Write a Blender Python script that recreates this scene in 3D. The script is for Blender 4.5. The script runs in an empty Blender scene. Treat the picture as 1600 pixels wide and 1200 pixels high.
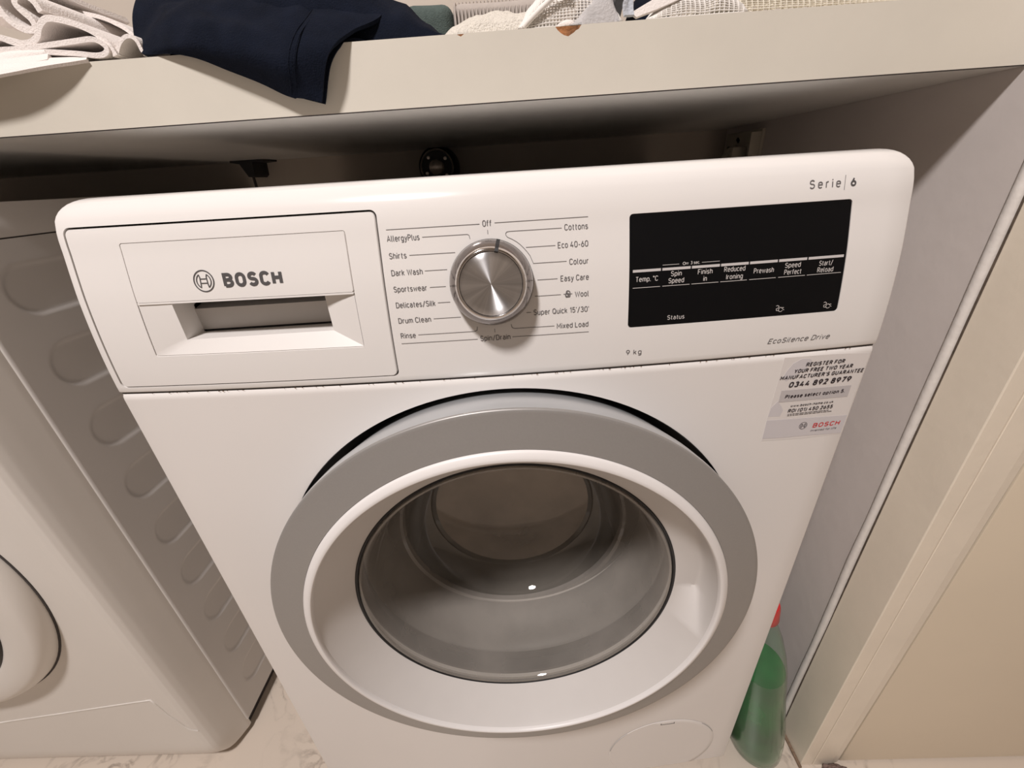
import bpy, bmesh, math, random
from mathutils import Vector, Matrix, noise
sc = bpy.context.scene
COL = sc.collection
random.seed(7)

# ------------------------------------------------------------------ camera
cam_d = bpy.data.cameras.new('camera'); cam = bpy.data.objects.new('camera', cam_d); COL.objects.link(cam)
cam_d.sensor_fit = 'HORIZONTAL'; cam_d.sensor_width = 36.0; cam_d.lens = 36.0 * 644.0 / 1600.0
cam_d.clip_start = 0.01; cam_d.clip_end = 30
Rr = Vector((0.99828, 0.0023677, -0.0585787)); Uu = Vector((0.0511627, 0.4526976, 0.8901951)); Ff = Vector((-0.0286262, 0.8916610, -0.4517978))
m = Matrix(((Rr.x, Uu.x, -Ff.x, 0.020658), (Rr.y, Uu.y, -Ff.y, -0.295934), (Rr.z, Uu.z, -Ff.z, 0.841081), (0, 0, 0, 1)))
cam.matrix_world = m
sc.camera = cam

# ------------------------------------------------------------------ light and exposure
w = bpy.data.worlds.new('world'); sc.world = w; w.use_nodes = True
w.node_tree.nodes['Background'].inputs[0].default_value = (1.0, 0.86, 0.72, 1)
w.node_tree.nodes['Background'].inputs[1].default_value = 0.3

def area(name, loc, target, size, power, color):
    d = bpy.data.lights.new(name, 'AREA'); d.shape = 'DISK'; d.size = size; d.energy = power; d.color = color
    o = bpy.data.objects.new(name, d); COL.objects.link(o); o.location = loc
    o.rotation_euler = (Vector(target) - Vector(loc)).to_track_quat('-Z', 'Y').to_euler()
    return o
area('lamp_light', (-0.46, -0.94, 2.40), (-0.1, 0.0, 0.6), 0.24, 45, (1.0, 0.94, 0.925))
sc.view_settings.view_transform = 'Standard'; sc.view_settings.look = 'None'
sc.view_settings.gamma = 1.0; sc.view_settings.use_curve_mapping = False
sc.view_settings.exposure = 0.0
sc.cycles.use_denoising = True
sc.cycles.max_bounces = 8; sc.cycles.diffuse_bounces = 4; sc.cycles.transparent_max_bounces = 16

# ------------------------------------------------------------------ helpers
def mat(name, col, rough=0.5, metal=0.0, noise_amt=0.0, scale=40, bump=0.0, bscale=None, spec=0.5, coat=0.0, sheen=0.0):
    mt = bpy.data.materials.new(name); mt.use_nodes = True
    nt = mt.node_tree; b = nt.nodes['Principled BSDF']
    b.inputs['Base Color'].default_value = (*col, 1); b.inputs['Roughness'].default_value = rough
    b.inputs['Metallic'].default_value = metal; b.inputs['Specular IOR Level'].default_value = spec
    b.inputs['Coat Weight'].default_value = coat; b.inputs['Sheen Weight'].default_value = sheen
    tc = nt.nodes.new('ShaderNodeTexCoord')
    nz = nt.nodes.new('ShaderNodeTexNoise'); nz.inputs['Scale'].default_value = scale; nz.inputs['Detail'].default_value = 4
    nt.links.new(tc.outputs['Object'], nz.inputs['Vector'])
    a = max(noise_amt, 0.012)
    mr = nt.nodes.new('ShaderNodeMapRange'); mr.inputs['From Min'].default_value = .3; mr.inputs['From Max'].default_value = .7
    mr.inputs['To Min'].default_value = 1 - a; mr.inputs['To Max'].default_value = 1 + a
    nt.links.new(nz.outputs['Fac'], mr.inputs['Value'])
    mx = nt.nodes.new('ShaderNodeVectorMath'); mx.operation = 'SCALE'; mx.inputs[0].default_value = col
    nt.links.new(mr.outputs['Result'], mx.inputs['Scale']); nt.links.new(mx.outputs['Vector'], b.inputs['Base Color'])
    if bump:
        n2 = nt.nodes.new('ShaderNodeTexNoise'); n2.inputs['Scale'].default_value = bscale or scale; n2.inputs['Detail'].default_value = 3
        nt.links.new(tc.outputs['Object'], n2.inputs['Vector'])
        bp = nt.nodes.new('ShaderNodeBump'); bp.inputs['Strength'].default_value = bump; bp.inputs['Distance'].default_value = .002
        nt.links.new(n2.outputs['Fac'], bp.inputs['Height']); nt.links.new(bp.outputs['Normal'], b.inputs['Normal'])
    return mt

M = {}
M['plastic'] = mat('white_plastic', (.78, .75, .72), .15, noise_amt=.012, scale=9)
M['enamel'] = mat('white_enamel', (.79, .755, .725), .33, noise_amt=.014, scale=6)
M['cone'] = mat('white_door_plastic', (.78, .75, .73), .38)
M['cone_grey'] = mat('door_cone_plastic', (.63, .60, .575), .42)
M['silver'] = mat('silver_paint', (.33, .315, .30), .42, metal=.35, noise_amt=.02, scale=700)
M['silver_side'] = mat('silver_rim', (.50, .51, .52), .3, metal=.45)
M['chrome'] = mat('chrome', (.78, .75, .73), .09, metal=1.0)
M['chrome_dark_reflection'] = mat('chrome_dark_reflection', (.26, .235, .225), .12, metal=1.0)  # chrome with a dark reflection painted into its base colour
M['black'] = mat('black_plastic', (.010, .010, .011), .5)
M['display'] = mat('display_black', (.004, .004, .0045), .5, spec=.12)
M['ink'] = mat('grey_ink', (.13, .12, .12), .6)
M['ink_dark'] = mat('dark_grey_ink', (.075, .07, .07), .6)
M['ink_black'] = mat('black_ink', (.035, .025, .03), .6)
M['ink_red'] = mat('red_ink', (.60, .035, .04), .6)
M['ink_light'] = mat('light_ink', (.56, .53, .51), .6)
M['bar'] = mat('key_bar_grey', (.58, .55, .54), .5)
M['gap'] = mat('gap_dark', (.05, .042, .04), .8)
M['dirt'] = mat('dirt_brown', (.22, .15, .10), .9, noise_amt=.3, scale=300)
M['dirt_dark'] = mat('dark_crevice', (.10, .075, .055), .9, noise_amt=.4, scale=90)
M['grip_grey'] = mat('grey_inner_plastic', (.50, .47, .44), .5)
M['rubber'] = mat('grey_rubber', (.22, .21, .20), .55, noise_amt=.08, scale=30)
M['steel'] = mat('drum_steel', (.45, .44, .42), .32, metal=.9, noise_amt=.08, scale=25)
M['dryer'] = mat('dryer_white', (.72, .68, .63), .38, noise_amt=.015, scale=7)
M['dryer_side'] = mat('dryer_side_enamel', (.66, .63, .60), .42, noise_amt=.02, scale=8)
M['laminate'] = mat('cream_laminate', (.65, .61, .53), .42, noise_amt=.025, scale=18, bump=.03, bscale=500)
M['under'] = mat('underside_laminate', (.70, .685, .65), .35, noise_amt=.05, scale=12)
M['chip'] = mat('chipboard', (.30, .125, .045), .85, noise_amt=.5, scale=160, bump=.6, bscale=300)
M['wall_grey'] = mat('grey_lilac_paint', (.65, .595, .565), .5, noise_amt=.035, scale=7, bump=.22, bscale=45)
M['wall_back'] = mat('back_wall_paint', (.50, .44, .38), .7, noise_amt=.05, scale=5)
M['trim'] = mat('cream_gloss_paint', (.82, .735, .61), .38, noise_amt=.03, scale=14, bump=.12, bscale=90)
M['bead'] = mat('white_filler_bead', (.70, .66, .62), .5, noise_amt=.05, scale=60, bump=.25, bscale=150)
M['door'] = mat('tan_cupboard_paint', (.80, .70, .55), .42, noise_amt=.03, scale=4)
M['room'] = mat('room_paint', (.42, .38, .34), .8)
M['white_cotton'] = mat('white_cotton', (.78, .72, .68), .9, noise_amt=.03, scale=60, bump=.4, bscale=900, sheen=.2)
M['navy'] = mat('navy_jersey', (.0048, .0070, .0145), .95, noise_amt=.2, scale=60, bump=.5, bscale=900, spec=.12)
M['green'] = mat('dark_green_knit', (.075, .10, .09), .95, noise_amt=.1, scale=300, bump=.5, bscale=900)
M['beige_knit'] = mat('grey_beige_knit', (.42, .37, .33), .95, noise_amt=.05, scale=200)
M['terry'] = mat('cream_terry', (.70, .65, .57), .95, noise_amt=.06, scale=260, bump=1.0, bscale=700)
M['mesh_bag'] = mat('white_net', (.80, .76, .71), .7)
M['mesh_cream'] = mat('cream_net', (.76, .70, .58), .7)
M['grey_cloth'] = mat('pale_grey_cloth', (.45, .43, .42), .95, noise_amt=.08, scale=80, bump=.5, bscale=500)
M['blue_cloth'] = mat('pale_blue_cloth', (.46, .48, .52), .95, noise_amt=.06, scale=80, bump=.5, bscale=500)
M['valve'] = mat('dull_metal', (.70, .62, .55), .35, metal=.6, noise_amt=.2, scale=200)
M['cream_plastic'] = mat('cream_socket_plastic', (.50, .46, .38), .4)
M['red_cap'] = mat('red_cap', (.55, .03, .03), .35)
M['sticker'] = mat('clear_sticker', (.74, .70, .675), .3)
M['sticker_grey'] = mat('grey_sticker_band', (.53, .50, .50), .4)
M['sticker_lilac'] = mat('lilac_sticker_patch', (.63, .60, .61), .35)
M['lint'] = mat('brown_lint', (.20, .14, .12), 1.0, noise_amt=.3, scale=300, bump=1, bscale=400)

def brushed():   # radial brushed aluminium for the knob face
    mt = bpy.data.materials.new('brushed_aluminium'); mt.use_nodes = True; nt = mt.node_tree; b = nt.nodes['Principled BSDF']
    b.inputs['Metallic'].default_value = 1; b.inputs['Roughness'].default_value = .30
    b.inputs['Base Color'].default_value = (.66, .66, .67, 1); b.inputs['Anisotropic'].default_value = .95
    tan = nt.nodes.new('ShaderNodeTangent'); tan.direction_type = 'RADIAL'; tan.axis = 'Y'
    nt.links.new(tan.outputs[0], b.inputs['Tangent']); b.inputs['Anisotropic Rotation'].default_value = .25
    tc = nt.nodes.new('ShaderNodeTexCoord'); sep = nt.nodes.new('ShaderNodeSeparateXYZ'); nt.links.new(tc.outputs['Object'], sep.inputs[0])
    at = nt.nodes.new('ShaderNodeMath'); at.operation = 'ARCTAN2'; nt.links.new(sep.outputs['X'], at.inputs[0]); nt.links.new(sep.outputs['Z'], at.inputs[1])
    nz = nt.nodes.new('ShaderNodeTexNoise'); nz.noise_dimensions = '1D'; nz.inputs['Scale'].default_value = 2.2; nz.inputs['Detail'].default_value = 3
    nt.links.new(at.outputs[0], nz.inputs['W'])
    mr = nt.nodes.new('ShaderNodeMapRange'); mr.inputs['From Min'].default_value = .3; mr.inputs['From Max'].default_value = .7
    mr.inputs['To Min'].default_value = .78; mr.inputs['To Max'].default_value = 1.2; nt.links.new(nz.outputs['Fac'], mr.inputs['Value'])
    mx = nt.nodes.new('ShaderNodeVectorMath'); mx.operation = 'SCALE'; mx.inputs[0].default_value = (.66, .66, .67)
    nt.links.new(mr.outputs[0], mx.inputs['Scale']); nt.links.new(mx.outputs[0], b.inputs['Base Color'])
    return mt
M['brushed'] = brushed()

def thin_glass(name, tint, haze_col, haze, rough=.02, ior=1.5):
    mt = bpy.data.materials.new(name); mt.use_nodes = True; nt = mt.node_tree
    for n in list(nt.nodes): nt.nodes.remove(n)
    out = nt.nodes.new('ShaderNodeOutputMaterial'); tr = nt.nodes.new('ShaderNodeBsdfTransparent'); tr.inputs[0].default_value = (*tint, 1)
    gl = nt.nodes.new('ShaderNodeBsdfGlossy'); gl.inputs['Roughness'].default_value = rough
    df = nt.nodes.new('ShaderNodeBsdfDiffuse'); df.inputs[0].default_value = (*haze_col, 1)
    tc = nt.nodes.new('ShaderNodeTexCoord'); nz = nt.nodes.new('ShaderNodeTexNoise'); nz.inputs['Scale'].default_value = 9; nz.inputs['Detail'].default_value = 6
    nt.links.new(tc.outputs['Object'], nz.inputs['Vector'])
    mr = nt.nodes.new('ShaderNodeMapRange'); mr.inputs['From Min'].default_value = .3; mr.inputs['From Max'].default_value = .7
    mr.inputs['To Min'].default_value = haze * .7; mr.inputs['To Max'].default_value = haze * 1.3; nt.links.new(nz.outputs['Fac'], mr.inputs['Value'])
    m1 = nt.nodes.new('ShaderNodeMixShader'); nt.links.new(mr.outputs[0], m1.inputs[0]); nt.links.new(tr.outputs[0], m1.inputs[1]); nt.links.new(df.outputs[0], m1.inputs[2])
    lw_ = nt.nodes.new('ShaderNodeLayerWeight'); pw_ = nt.nodes.new('ShaderNodeMath'); pw_.operation = 'POWER'; pw_.inputs[1].default_value = 4.5; nt.links.new(lw_.outputs['Facing'], pw_.inputs[0])
    fr = nt.nodes.new('ShaderNodeMath'); fr.operation = 'MULTIPLY_ADD'; fr.inputs[1].default_value = .75; fr.inputs[2].default_value = .05; nt.links.new(pw_.outputs[0], fr.inputs[0])
    m2 = nt.nodes.new('ShaderNodeMixShader'); nt.links.new(fr.outputs[0], m2.inputs[0]); nt.links.new(m1.outputs[0], m2.inputs[1]); nt.links.new(gl.outputs[0], m2.inputs[2])
    nt.links.new(m2.outputs[0], out.inputs[0])
    return mt
M['glass'] = thin_glass('door_glass', (.90, .89, .86), (.42, .385, .345), .44)
M['glass_mid'] = thin_glass('door_glass_step', (.88, .87, .84), (.36, .33, .29), .26)
M['glass_end'] = thin_glass('door_glass_end', (.88, .86, .82), (.40, .345, .29), .62)
M['bottle'] = thin_glass('bottle_plastic', (.86, .97, .90), (.34, .48, .40), .07, .12)
M['black_glass'] = mat('dark_dryer_glass', (.004, .004, .005), .2, spec=.2)

def liquid():
    mt = mat('green_liquid', (.004, .16, .032), .25, noise_amt=.6, scale=14)
    b = mt.node_tree.nodes['Principled BSDF']; b.inputs['Transmission Weight'].default_value = .25
    return mt
M['liquid'] = liquid()

def floor_mat():
    mt = bpy.data.materials.new('marble_floor'); mt.use_nodes = True; nt = mt.node_tree; b = nt.nodes['Principled BSDF']; b.inputs['Roughness'].default_value = .35
    tc = nt.nodes.new('ShaderNodeTexCoord')
    n1 = nt.nodes.new('ShaderNodeTexNoise'); n1.inputs['Scale'].default_value = 9; n1.inputs['Detail'].default_value = 8; n1.inputs['Distortion'].default_value = 1.6
    n2 = nt.nodes.new('ShaderNodeTexNoise'); n2.inputs['Scale'].default_value = 3.5; n2.inputs['Detail'].default_value = 3
    n3 = nt.nodes.new('ShaderNodeTexNoise'); n3.inputs['Scale'].default_value = 60; n3.inputs['Detail'].default_value = 5
    for n in (n1, n2, n3): nt.links.new(tc.outputs['Object'], n.inputs['Vector'])
    sub = nt.nodes.new('ShaderNodeMath'); sub.operation = 'SUBTRACT'; sub.inputs[1].default_value = .5; nt.links.new(n1.outputs['Fac'], sub.inputs[0])
    ab = nt.nodes.new('ShaderNodeMath'); ab.operation = 'ABSOLUTE'; nt.links.new(sub.outputs[0], ab.inputs[0])
    cr = nt.nodes.new('ShaderNodeMapRange'); cr.inputs['From Min'].default_value = 0; cr.inputs['From Max'].default_value = .035; cr.inputs['To Min'].default_value = .75; cr.inputs['To Max'].default_value = 0
    nt.links.new(ab.outputs[0], cr.inputs['Value'])
    c2 = nt.nodes.new('ShaderNodeMapRange'); c2.inputs['From Min'].default_value = .45; c2.inputs['From Max'].default_value = .62; nt.links.new(n2.outputs['Fac'], c2.inputs['Value'])
    mu = nt.nodes.new('ShaderNodeMath'); mu.operation = 'MULTIPLY'; nt.links.new(cr.outputs[0], mu.inputs[0]); nt.links.new(c2.outputs[0], mu.inputs[1])
    c3 = nt.nodes.new('ShaderNodeMapRange'); c3.inputs['From Min'].default_value = .35; c3.inputs['From Max'].default_value = .6; nt.links.new(n3.outputs['Fac'], c3.inputs['Value'])
    mu2 = nt.nodes.new('ShaderNodeMath'); mu2.operation = 'MULTIPLY'; nt.links.new(mu.outputs[0], mu2.inputs[0]); nt.links.new(c3.outputs[0], mu2.inputs[1])
    mx = nt.nodes.new('ShaderNodeMix'); mx.data_type = 'RGBA'; mx.inputs[6].default_value = (.66, .57, .48, 1); mx.inputs[7].default_value = (.27, .22, .18, 1)
    nt.links.new(mu2.outputs[0], mx.inputs[0]); nt.links.new(mx.outputs[2], b.inputs['Base Color'])
    return mt
M['floor'] = floor_mat()

def link(name, me, m_, parent=None, smooth=None, loc=None, label=None):
    if isinstance(m_, str): m_ = M[m_]
    if m_ is not None and not me.materials: me.materials.append(m_)
    if smooth is not None:
        for p in me.polygons: p.use_smooth = True
        me.set_sharp_from_angle(angle=math.radians(smooth))
    o = bpy.data.objects.new(name, me); COL.objects.link(o)
    if parent: o.parent = parent
    if loc: o.location = loc
    if label: o['label'] = label
    return o
def mk(name, V, F, m_, parent=None, smooth=None, loc=None, label=None, fix=True):
    me = bpy.data.meshes.new(name); me.from_pydata([tuple(v) for v in V], [], F); me.validate()
    if fix:
        bm = bmesh.new(); bm.from_mesh(me); bmesh.ops.remove_doubles(bm, verts=bm.verts, dist=1e-6)
        bmesh.ops.recalc_face_normals(bm, faces=bm.faces); bm.to_mesh(me); bm.free()
    return link(name, me, m_, parent, smooth, loc, label)
def frombm(name, bm, m_, parent=None, smooth=None, loc=None, label=None):
    bmesh.ops.recalc_face_normals(bm, faces=bm.faces)
    me = bpy.data.meshes.new(name); bm.to_mesh(me); bm.free()
    return link(name, me, m_, parent, smooth, loc, label)
def tag(o, label=None, cat=None, group=None, kind=None):
    if label: o['label'] = label
    if cat: o['category'] = cat
    if group: o['group'] = group
    if kind: o['kind'] = kind
    return o
def thing(name, label, cat, loc=(0, 0, 0), group=None):
    o = bpy.data.objects.new(name, None); COL.objects.link(o); o.location = loc; o.empty_display_size = .05
    return tag(o, label, cat, group)
def bx(bm, x0, x1, y0, y1, z0, z1, bev=0.0, seg=2):
    r = bmesh.ops.create_cube(bm, size=1.0); vs = r['verts']
    for v in vs: v.co = Vector(((x0 + x1) / 2 + v.co.x * (x1 - x0), (y0 + y1) / 2 + v.co.y * (y1 - y0), (z0 + z1) / 2 + v.co.z * (z1 - z0)))
    if bev:
        es = list({e for v in vs for e in v.link_edges})
        bmesh.ops.bevel(bm, geom=es, offset=bev, segments=seg, affect='EDGES', profile=.5)
def box(name, m_, x0, x1, y0, y1, z0, z1, parent=None, bev=0.0, label=None):
    bm = bmesh.new(); bx(bm, x0, x1, y0, y1, z0, z1, bev)
    return frombm(name, bm, m_, parent, 35 if bev else None, label=label)
def lathe(prof, n=96, a0=0, a1=2 * math.pi, fn=None):
    """prof: (r, y) ; axis is y. returns V,F"""
    full = abs((a1 - a0) - 2 * math.pi) < 1e-6; V = []; F = []
    cols = n if full else n + 1
    for i in range(cols):
        a = a0 + (a1 - a0) * i / n
        for r, y in prof:
            if fn: r, y = fn(r, y, a)
            V.append((r * math.cos(a), y, r * math.sin(a)))
    k = len(prof)
    for i in range(n):
        j = (i + 1) % cols
        for t in range(k - 1): F.append((i * k + t, i * k + t + 1, j * k + t + 1, j * k + t))
    return V, F
def tube(path, r, n=8, cap=True):
    V = []; F = []; P = [Vector(p) for p in path]
    for i, p in enumerate(P):
        d = (P[min(i + 1, len(P) - 1)] - P[max(i - 1, 0)]).normalized()
        up = Vector((0, 0, 1)) if abs(d.z) < .9 else Vector((1, 0, 0)); s = d.cross(up).normalized(); u = s.cross(d)
        rr = r[i] if isinstance(r, (list, tuple)) else r
        for k in range(n):
            a = 2 * math.pi * k / n; V.append(p + (s * math.cos(a) + u * math.sin(a)) * rr)
    for i in range(len(P) - 1):
        for k in range(n): F.append((i * n + k, i * n + (k + 1) % n, (i + 1) * n + (k + 1) % n, (i + 1) * n + k))
    if cap: F.append(tuple(range(n))); F.append(tuple((len(P) - 1) * n + k for k in range(n)))
    return V, F
def cut(o, cutters):
    for c in cutters:
        md = o.modifiers.new('b', 'BOOLEAN'); md.operation = 'DIFFERENCE'; md.object = c; md.solver = 'EXACT'
    bpy.context.view_layer.update()
    dg = bpy.context.evaluated_depsgraph_get()
    me = bpy.data.meshes.new_from_object(o.evaluated_get(dg)); o.modifiers.clear(); o.data = me
    for p in me.polygons: p.use_smooth = True
    me.set_sharp_from_angle(angle=math.radians(25))
    for c in cutters: bpy.data.objects.remove(c, do_unlink=True)
def bez(pts, n=8):
    """Catmull-Rom through pts"""
    P = [Vector(p) for p in pts]; P = [P[0] * 2 - P[1]] + P + [P[-1] * 2 - P[-2]]; out = []
    for i in range(1, len(P) - 2):
        for k in range(n):
            t = k / n; a, b, c, d = P[i - 1], P[i], P[i + 1], P[i + 2]
            out.append(.5 * ((2 * b) + (c - a) * t + (2 * a - 5 * b + 4 * c - d) * t * t + (3 * b - a - 3 * c + d) * t ** 3))
    out.append(P[-2]); return out

# ================================================================== SETTING
RX = .4175     # right wall plane
YB = .5911     # back wall plane
YW, ZB, ZT = .0958, .8925, .9370   # worktop front, underside, top
def struct(o, label=None): return tag(o, label, None, None, 'structure')
struct(box('floor', 'floor', -1.9, 1.35, -2.2, YB + .02, -.03, 0))
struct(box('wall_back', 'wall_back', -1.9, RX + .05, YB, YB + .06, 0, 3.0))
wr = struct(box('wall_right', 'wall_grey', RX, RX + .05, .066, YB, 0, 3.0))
struct(box('wall_left', 'room', -1.96, -1.9, -2.2, YB, 0, 3.0))
struct(box('wall_behind', 'room', -1.9, 1.35, -2.26, -2.2, 0, 3.0))
struct(box('wall_side', 'room', 1.35, 1.41, -2.2, .06, 0, 3.0))
struct(box('ceiling', 'room', -1.9, 1.35, -2.2, YB, 3.0, 3.06))
# painted corner bead (lumpy filler)
path = []; rad = []
for i in range(140):
    z = 2.98 * i / 139.
    path.append((RX + .0012 + .0005 * noise.noise(Vector((3, 1, z * 9))), .0640 + .0010 * noise.noise(Vector((0, 5, z * 6))), .001 + z)); rad.append(.0048 + .0005 * noise.noise(Vector((8, 2, z * 12))))
V, F = tube(path, rad, 10); struct(mk('trim_1', V, F, 'bead', smooth=60))
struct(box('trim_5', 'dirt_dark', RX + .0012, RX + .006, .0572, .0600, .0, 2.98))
# door lining: inner face (turned towards the machine) and front flats
bm = bmesh.new()
bx(bm, RX + .0007, .4362, .0077, .0572, 0, 3.0, .0010); struct(frombm('trim_2', bm, 'trim', smooth=12))
bm = bmesh.new()
pr = [(.4370, .0080), (.4374, .0074), (.4640, .0074), (.4652, .0084), (.4750, .0096), (.4760, .0106), (.4760, .055), (.4370, .055)]
V = []; NZ = 60
for i in range(NZ + 1):
    z = 3.0 * i / NZ
    for k, (x, y) in enumerate(pr):
        j = .0009 * noise.noise(Vector((k * 3.1, z * 9, 0))) if k in (3, 4) else 0
        V.append((x + j, y + j * .3, z))
F = []; k = len(pr)
for i in range(NZ):
    for t in range(k): F.append((i * k + t, i * k + (t + 1) % k, (i + 1) * k + (t + 1) % k, (i + 1) * k + t))
F += [tuple(range(k)), tuple(NZ * k + t for t in range(k))]
struct(mk('trim_3', V, F, 'trim', smooth=8))
struct(box('gap_shade_strip', 'gap', .4352, .4792, .0122, .056, 0, 3.0))  # dark backing strip, paints the shade in the groove and door gap
struct(box('door_1', 'door', .4788, 1.349, .0100, .035, .004, 2.1, bev=.0015))
struct(box('wall_front', 'room', .4788, 1.349, .0140, .06, 2.1, 3.0))
# dirty skirt at floor edge of the wall
o = tag(box('floor_seal', 'dirt', RX - .0035, RX + .0005, .004, .30, 0.0002, .0035), 'thin line of brown dirt where the floor meets the right wall', 'dirt')
bm = bmesh.new(); bmesh.ops.create_icosphere(bm, subdivisions=4, radius=1)
for v in bm.verts:
    n_ = 1 + .35 * noise.noise(v.co * 3); v.co = Vector((v.co.x * .020 * n_, v.co.y * .010 * n_, max(v.co.z, -.15) * .014 * n_))
tag(frombm('lint_clump', bm, 'lint', smooth=60, loc=(.462, -.004, .0028)), 'small clump of brown lint on the floor against the cream door trim', 'lint')

# ================================================================== WORKTOP
wt = thing('worktop', 'cream laminate worktop spanning above both machines, with chipped front edge', 'worktop', (-.4, YW, ZB))
ox, oy, oz = -.4, YW, ZB
def loc_(o): o.location = (-ox, -oy, -oz); return o
XL = -1.899
loc_(box('slab', 'under', XL, RX - .0005, YW + .0012, YB - .0005, ZB, ZT - .0008, wt))
loc_(box('top_sheet', 'laminate', XL, RX - .0005, YW + .0012, YB - .0005, ZT - .0008, ZT, wt))
fs = box('front_strip', 'laminate', XL, RX - .0005, YW, YW + .0011, ZB + .0006, ZT)
def poly_prism(pts, y0, y1):
    n = len(pts); V = [(x, y0, z) for x, z in pts] + [(x, y1, z) for x, z in pts]
    F = [tuple(range(n)), tuple(range(n, 2 * n))] + [(i, (i + 1) % n, n + (i + 1) % n, n + i) for i in range(n)]
    return V, F
chips = [[(.0568, .9375), (.0772, .9375), (.0748, .9345), (.0727, .9338), (.0712, .9326), (.0690, .9316), (.0671, .9306), (.0640, .9314), (.0612, .9330), (.0590, .9348)],
         [(-.0170, .9375), (-.0098, .9375), (-.0108, .9364), (-.0130, .9352), (-.0152, .9362)]]
cs = []
for c in chips:
    V, F = poly_prism(c, YW - .002, YW + .0012); cs.append(mk('c', V, F, 'chip'))
cut(fs, cs); fs.parent = wt; loc_(fs)
for c in chips:
    n = len(c); cx = sum(p[0] for p in c) / n; V = [(x, YW + .0006, min(z, ZT - .0002)) for x, z in c] + [(cx, YW + .0010, ZT - .003)]
    V += [(x, YW + .0012, min(z, ZT - .0002)) for x, z in c]
    F = [(i, (i + 1) % n, n) for i in range(n)] + [(i, (i + 1) % n, n + 1 + (i + 1) % n, n + 1 + i) for i in range(n)] + [tuple(n + 1 + i for i in range(n))]
    o = mk('chip_scar', V, F, 'chip', wt, label='brown chipboard showing through'); loc_(o)
loc_(box('glue_line', 'gap', XL, RX - .001, YW + .0003, YW + .0012, ZB - .0001, ZB + .0006, wt))
# fixtures under it
bk = thing('bracket', 'small black triangular bracket under the worktop at the back', 'bracket', (-.455, YB, ZB))
V, F = poly_prism([(-.030, 0), (.030, 0), (.030, -.003), (.010, -.004), (.008, -.024), (.003, -.028), (-.004, -.027), (-.014, -.006), (-.030, -.003)], -.05, 0)
mk('plate', V, F, 'black', bk)
pj = box('panel_joint', 'gap', -.480, -.476, YB - .0025, YB + .001, .2, ZB - .001); tag(pj, 'narrow dark vertical joint in the back wall below the black bracket', 'joint')
vt = thing('drain_trap', 'round black pipe fitting with dull metal centre on the back wall', 'pipe fitting', (-.1155, YB, .861))
def lat(name, prof, m_, parent, n=48, smooth=40, loc=None, fn=None, label=None):
    V, F = lathe(prof, n, fn=fn); return mk(name, V, F, m_, parent, smooth, loc, label)
lat('housing', [(0, -.045), (.030, -.045), (.034, -.040), (.036, -.02), (.036, 0), (0, 0)], 'black', vt)
lat('clamp_ring', [(.027, -.047), (.0285, -.050), (.030, -.047), (.0285, -.044), (.027, -.047)], 'valve', vt)
lat('cap', [(0, -.066), (.006, -.065), (.012, -.060), (.013, -.045), (0, -.045)], 'valve', vt)
for a in (40, 130, 205, 320):
    a = math.radians(a); lat('screw', [(0, -.049), (.0028, -.0485), (.003, -.044), (0, -.044)], 'valve', vt, 12, loc=(.021 * math.cos(a), 0, .021 * math.sin(a)))
bm = bmesh.new(); bx(bm, -.05, .05, -.02, 0, .030, .031); 
# socket / switch box on the right wall
sb = thing('socket_box', 'dim cream electrical back box on the right wall above the washing machine', 'socket', (RX, .515, .845))
V = []; 
bm = bmesh.new(); bx(bm, -.006, 0, -.060, .062, -.060, .038, .002); frombm('back_plate', bm, 'cream_plastic', sb, 35)
bm = bmesh.new(); bx(bm, -.022, -.006, -.060, -.056, -.060, .034, .001); frombm('side_lip', bm, 'cream_plastic', sb, 35)
bm = bmesh.new(); bx(bm, -.030, -.006, -.022, -.006, -.060, .016, .003); frombm('plug', bm, 'cream_plastic', sb, 35)
V, F = tube(bez([(-.026, .030, -.06), (-.024, .028, -.03), (-.020, .014, .004), (-.010, .004, .012)], 6), .009, 10); mk('cable', V, F, 'cream_plastic', sb, 40)
for (yy, zz) in ((-.038, .020), (.010, .024), (.040, .012)):
    V, F = tube([(-.0064, yy, zz), (-.0062, yy + .006, zz + .004)], .003, 8); mk('hole', V, F, 'black', sb)

# ================================================================== WASHING MACHINE
BOW = .01216; HW = .299
PZ = [.50, .7045, .725, .75, .776, .792, .808, .818, .831, .86]; PY = [0, 0, .0006, .0027, .0062, .0093, .0128, .0148, .019, .031]
def prof(z):
    if z <= PZ[0]: return PY[0]
    for i in range(len(PZ) - 1):
        if z <= PZ[i + 1]:
            # smooth (finite-difference hermite)
            def sl(k):
                a, b = max(k - 1, 0), min(k + 1, len(PZ) - 1); return (PY[b] - PY[a]) / (PZ[b] - PZ[a])
            h = PZ[i + 1] - PZ[i]; t = (z - PZ[i]) / h; m0, m1 = sl(i) * h, sl(i + 1) * h
            if i == 0: m0 = m1 = 0
            if i == 1: m0 = 0
            return (2 * t ** 3 - 3 * t * t + 1) * PY[i] + (t ** 3 - 2 * t * t + t) * m0 + (-2 * t ** 3 + 3 * t * t) * PY[i + 1] + (t ** 3 - t * t) * m1
    return PY[-1]
def S(x, z): return prof(z) - BOW * (1 - (x / HW) ** 2)

wm = thing('washing_machine', 'white front-loading washing machine with silver door ring under the worktop', 'washing machine')
ma, mb_, mc = .0359, .0018, .0027
wm.matrix_world = Matrix.Rotation(ma, 4, 'Z') @ Matrix.Rotation(mb_, 4, 'X') @ Matrix.Rotation(mc, 4, 'Y')
wm.location = (0, 0, .0005)

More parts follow.
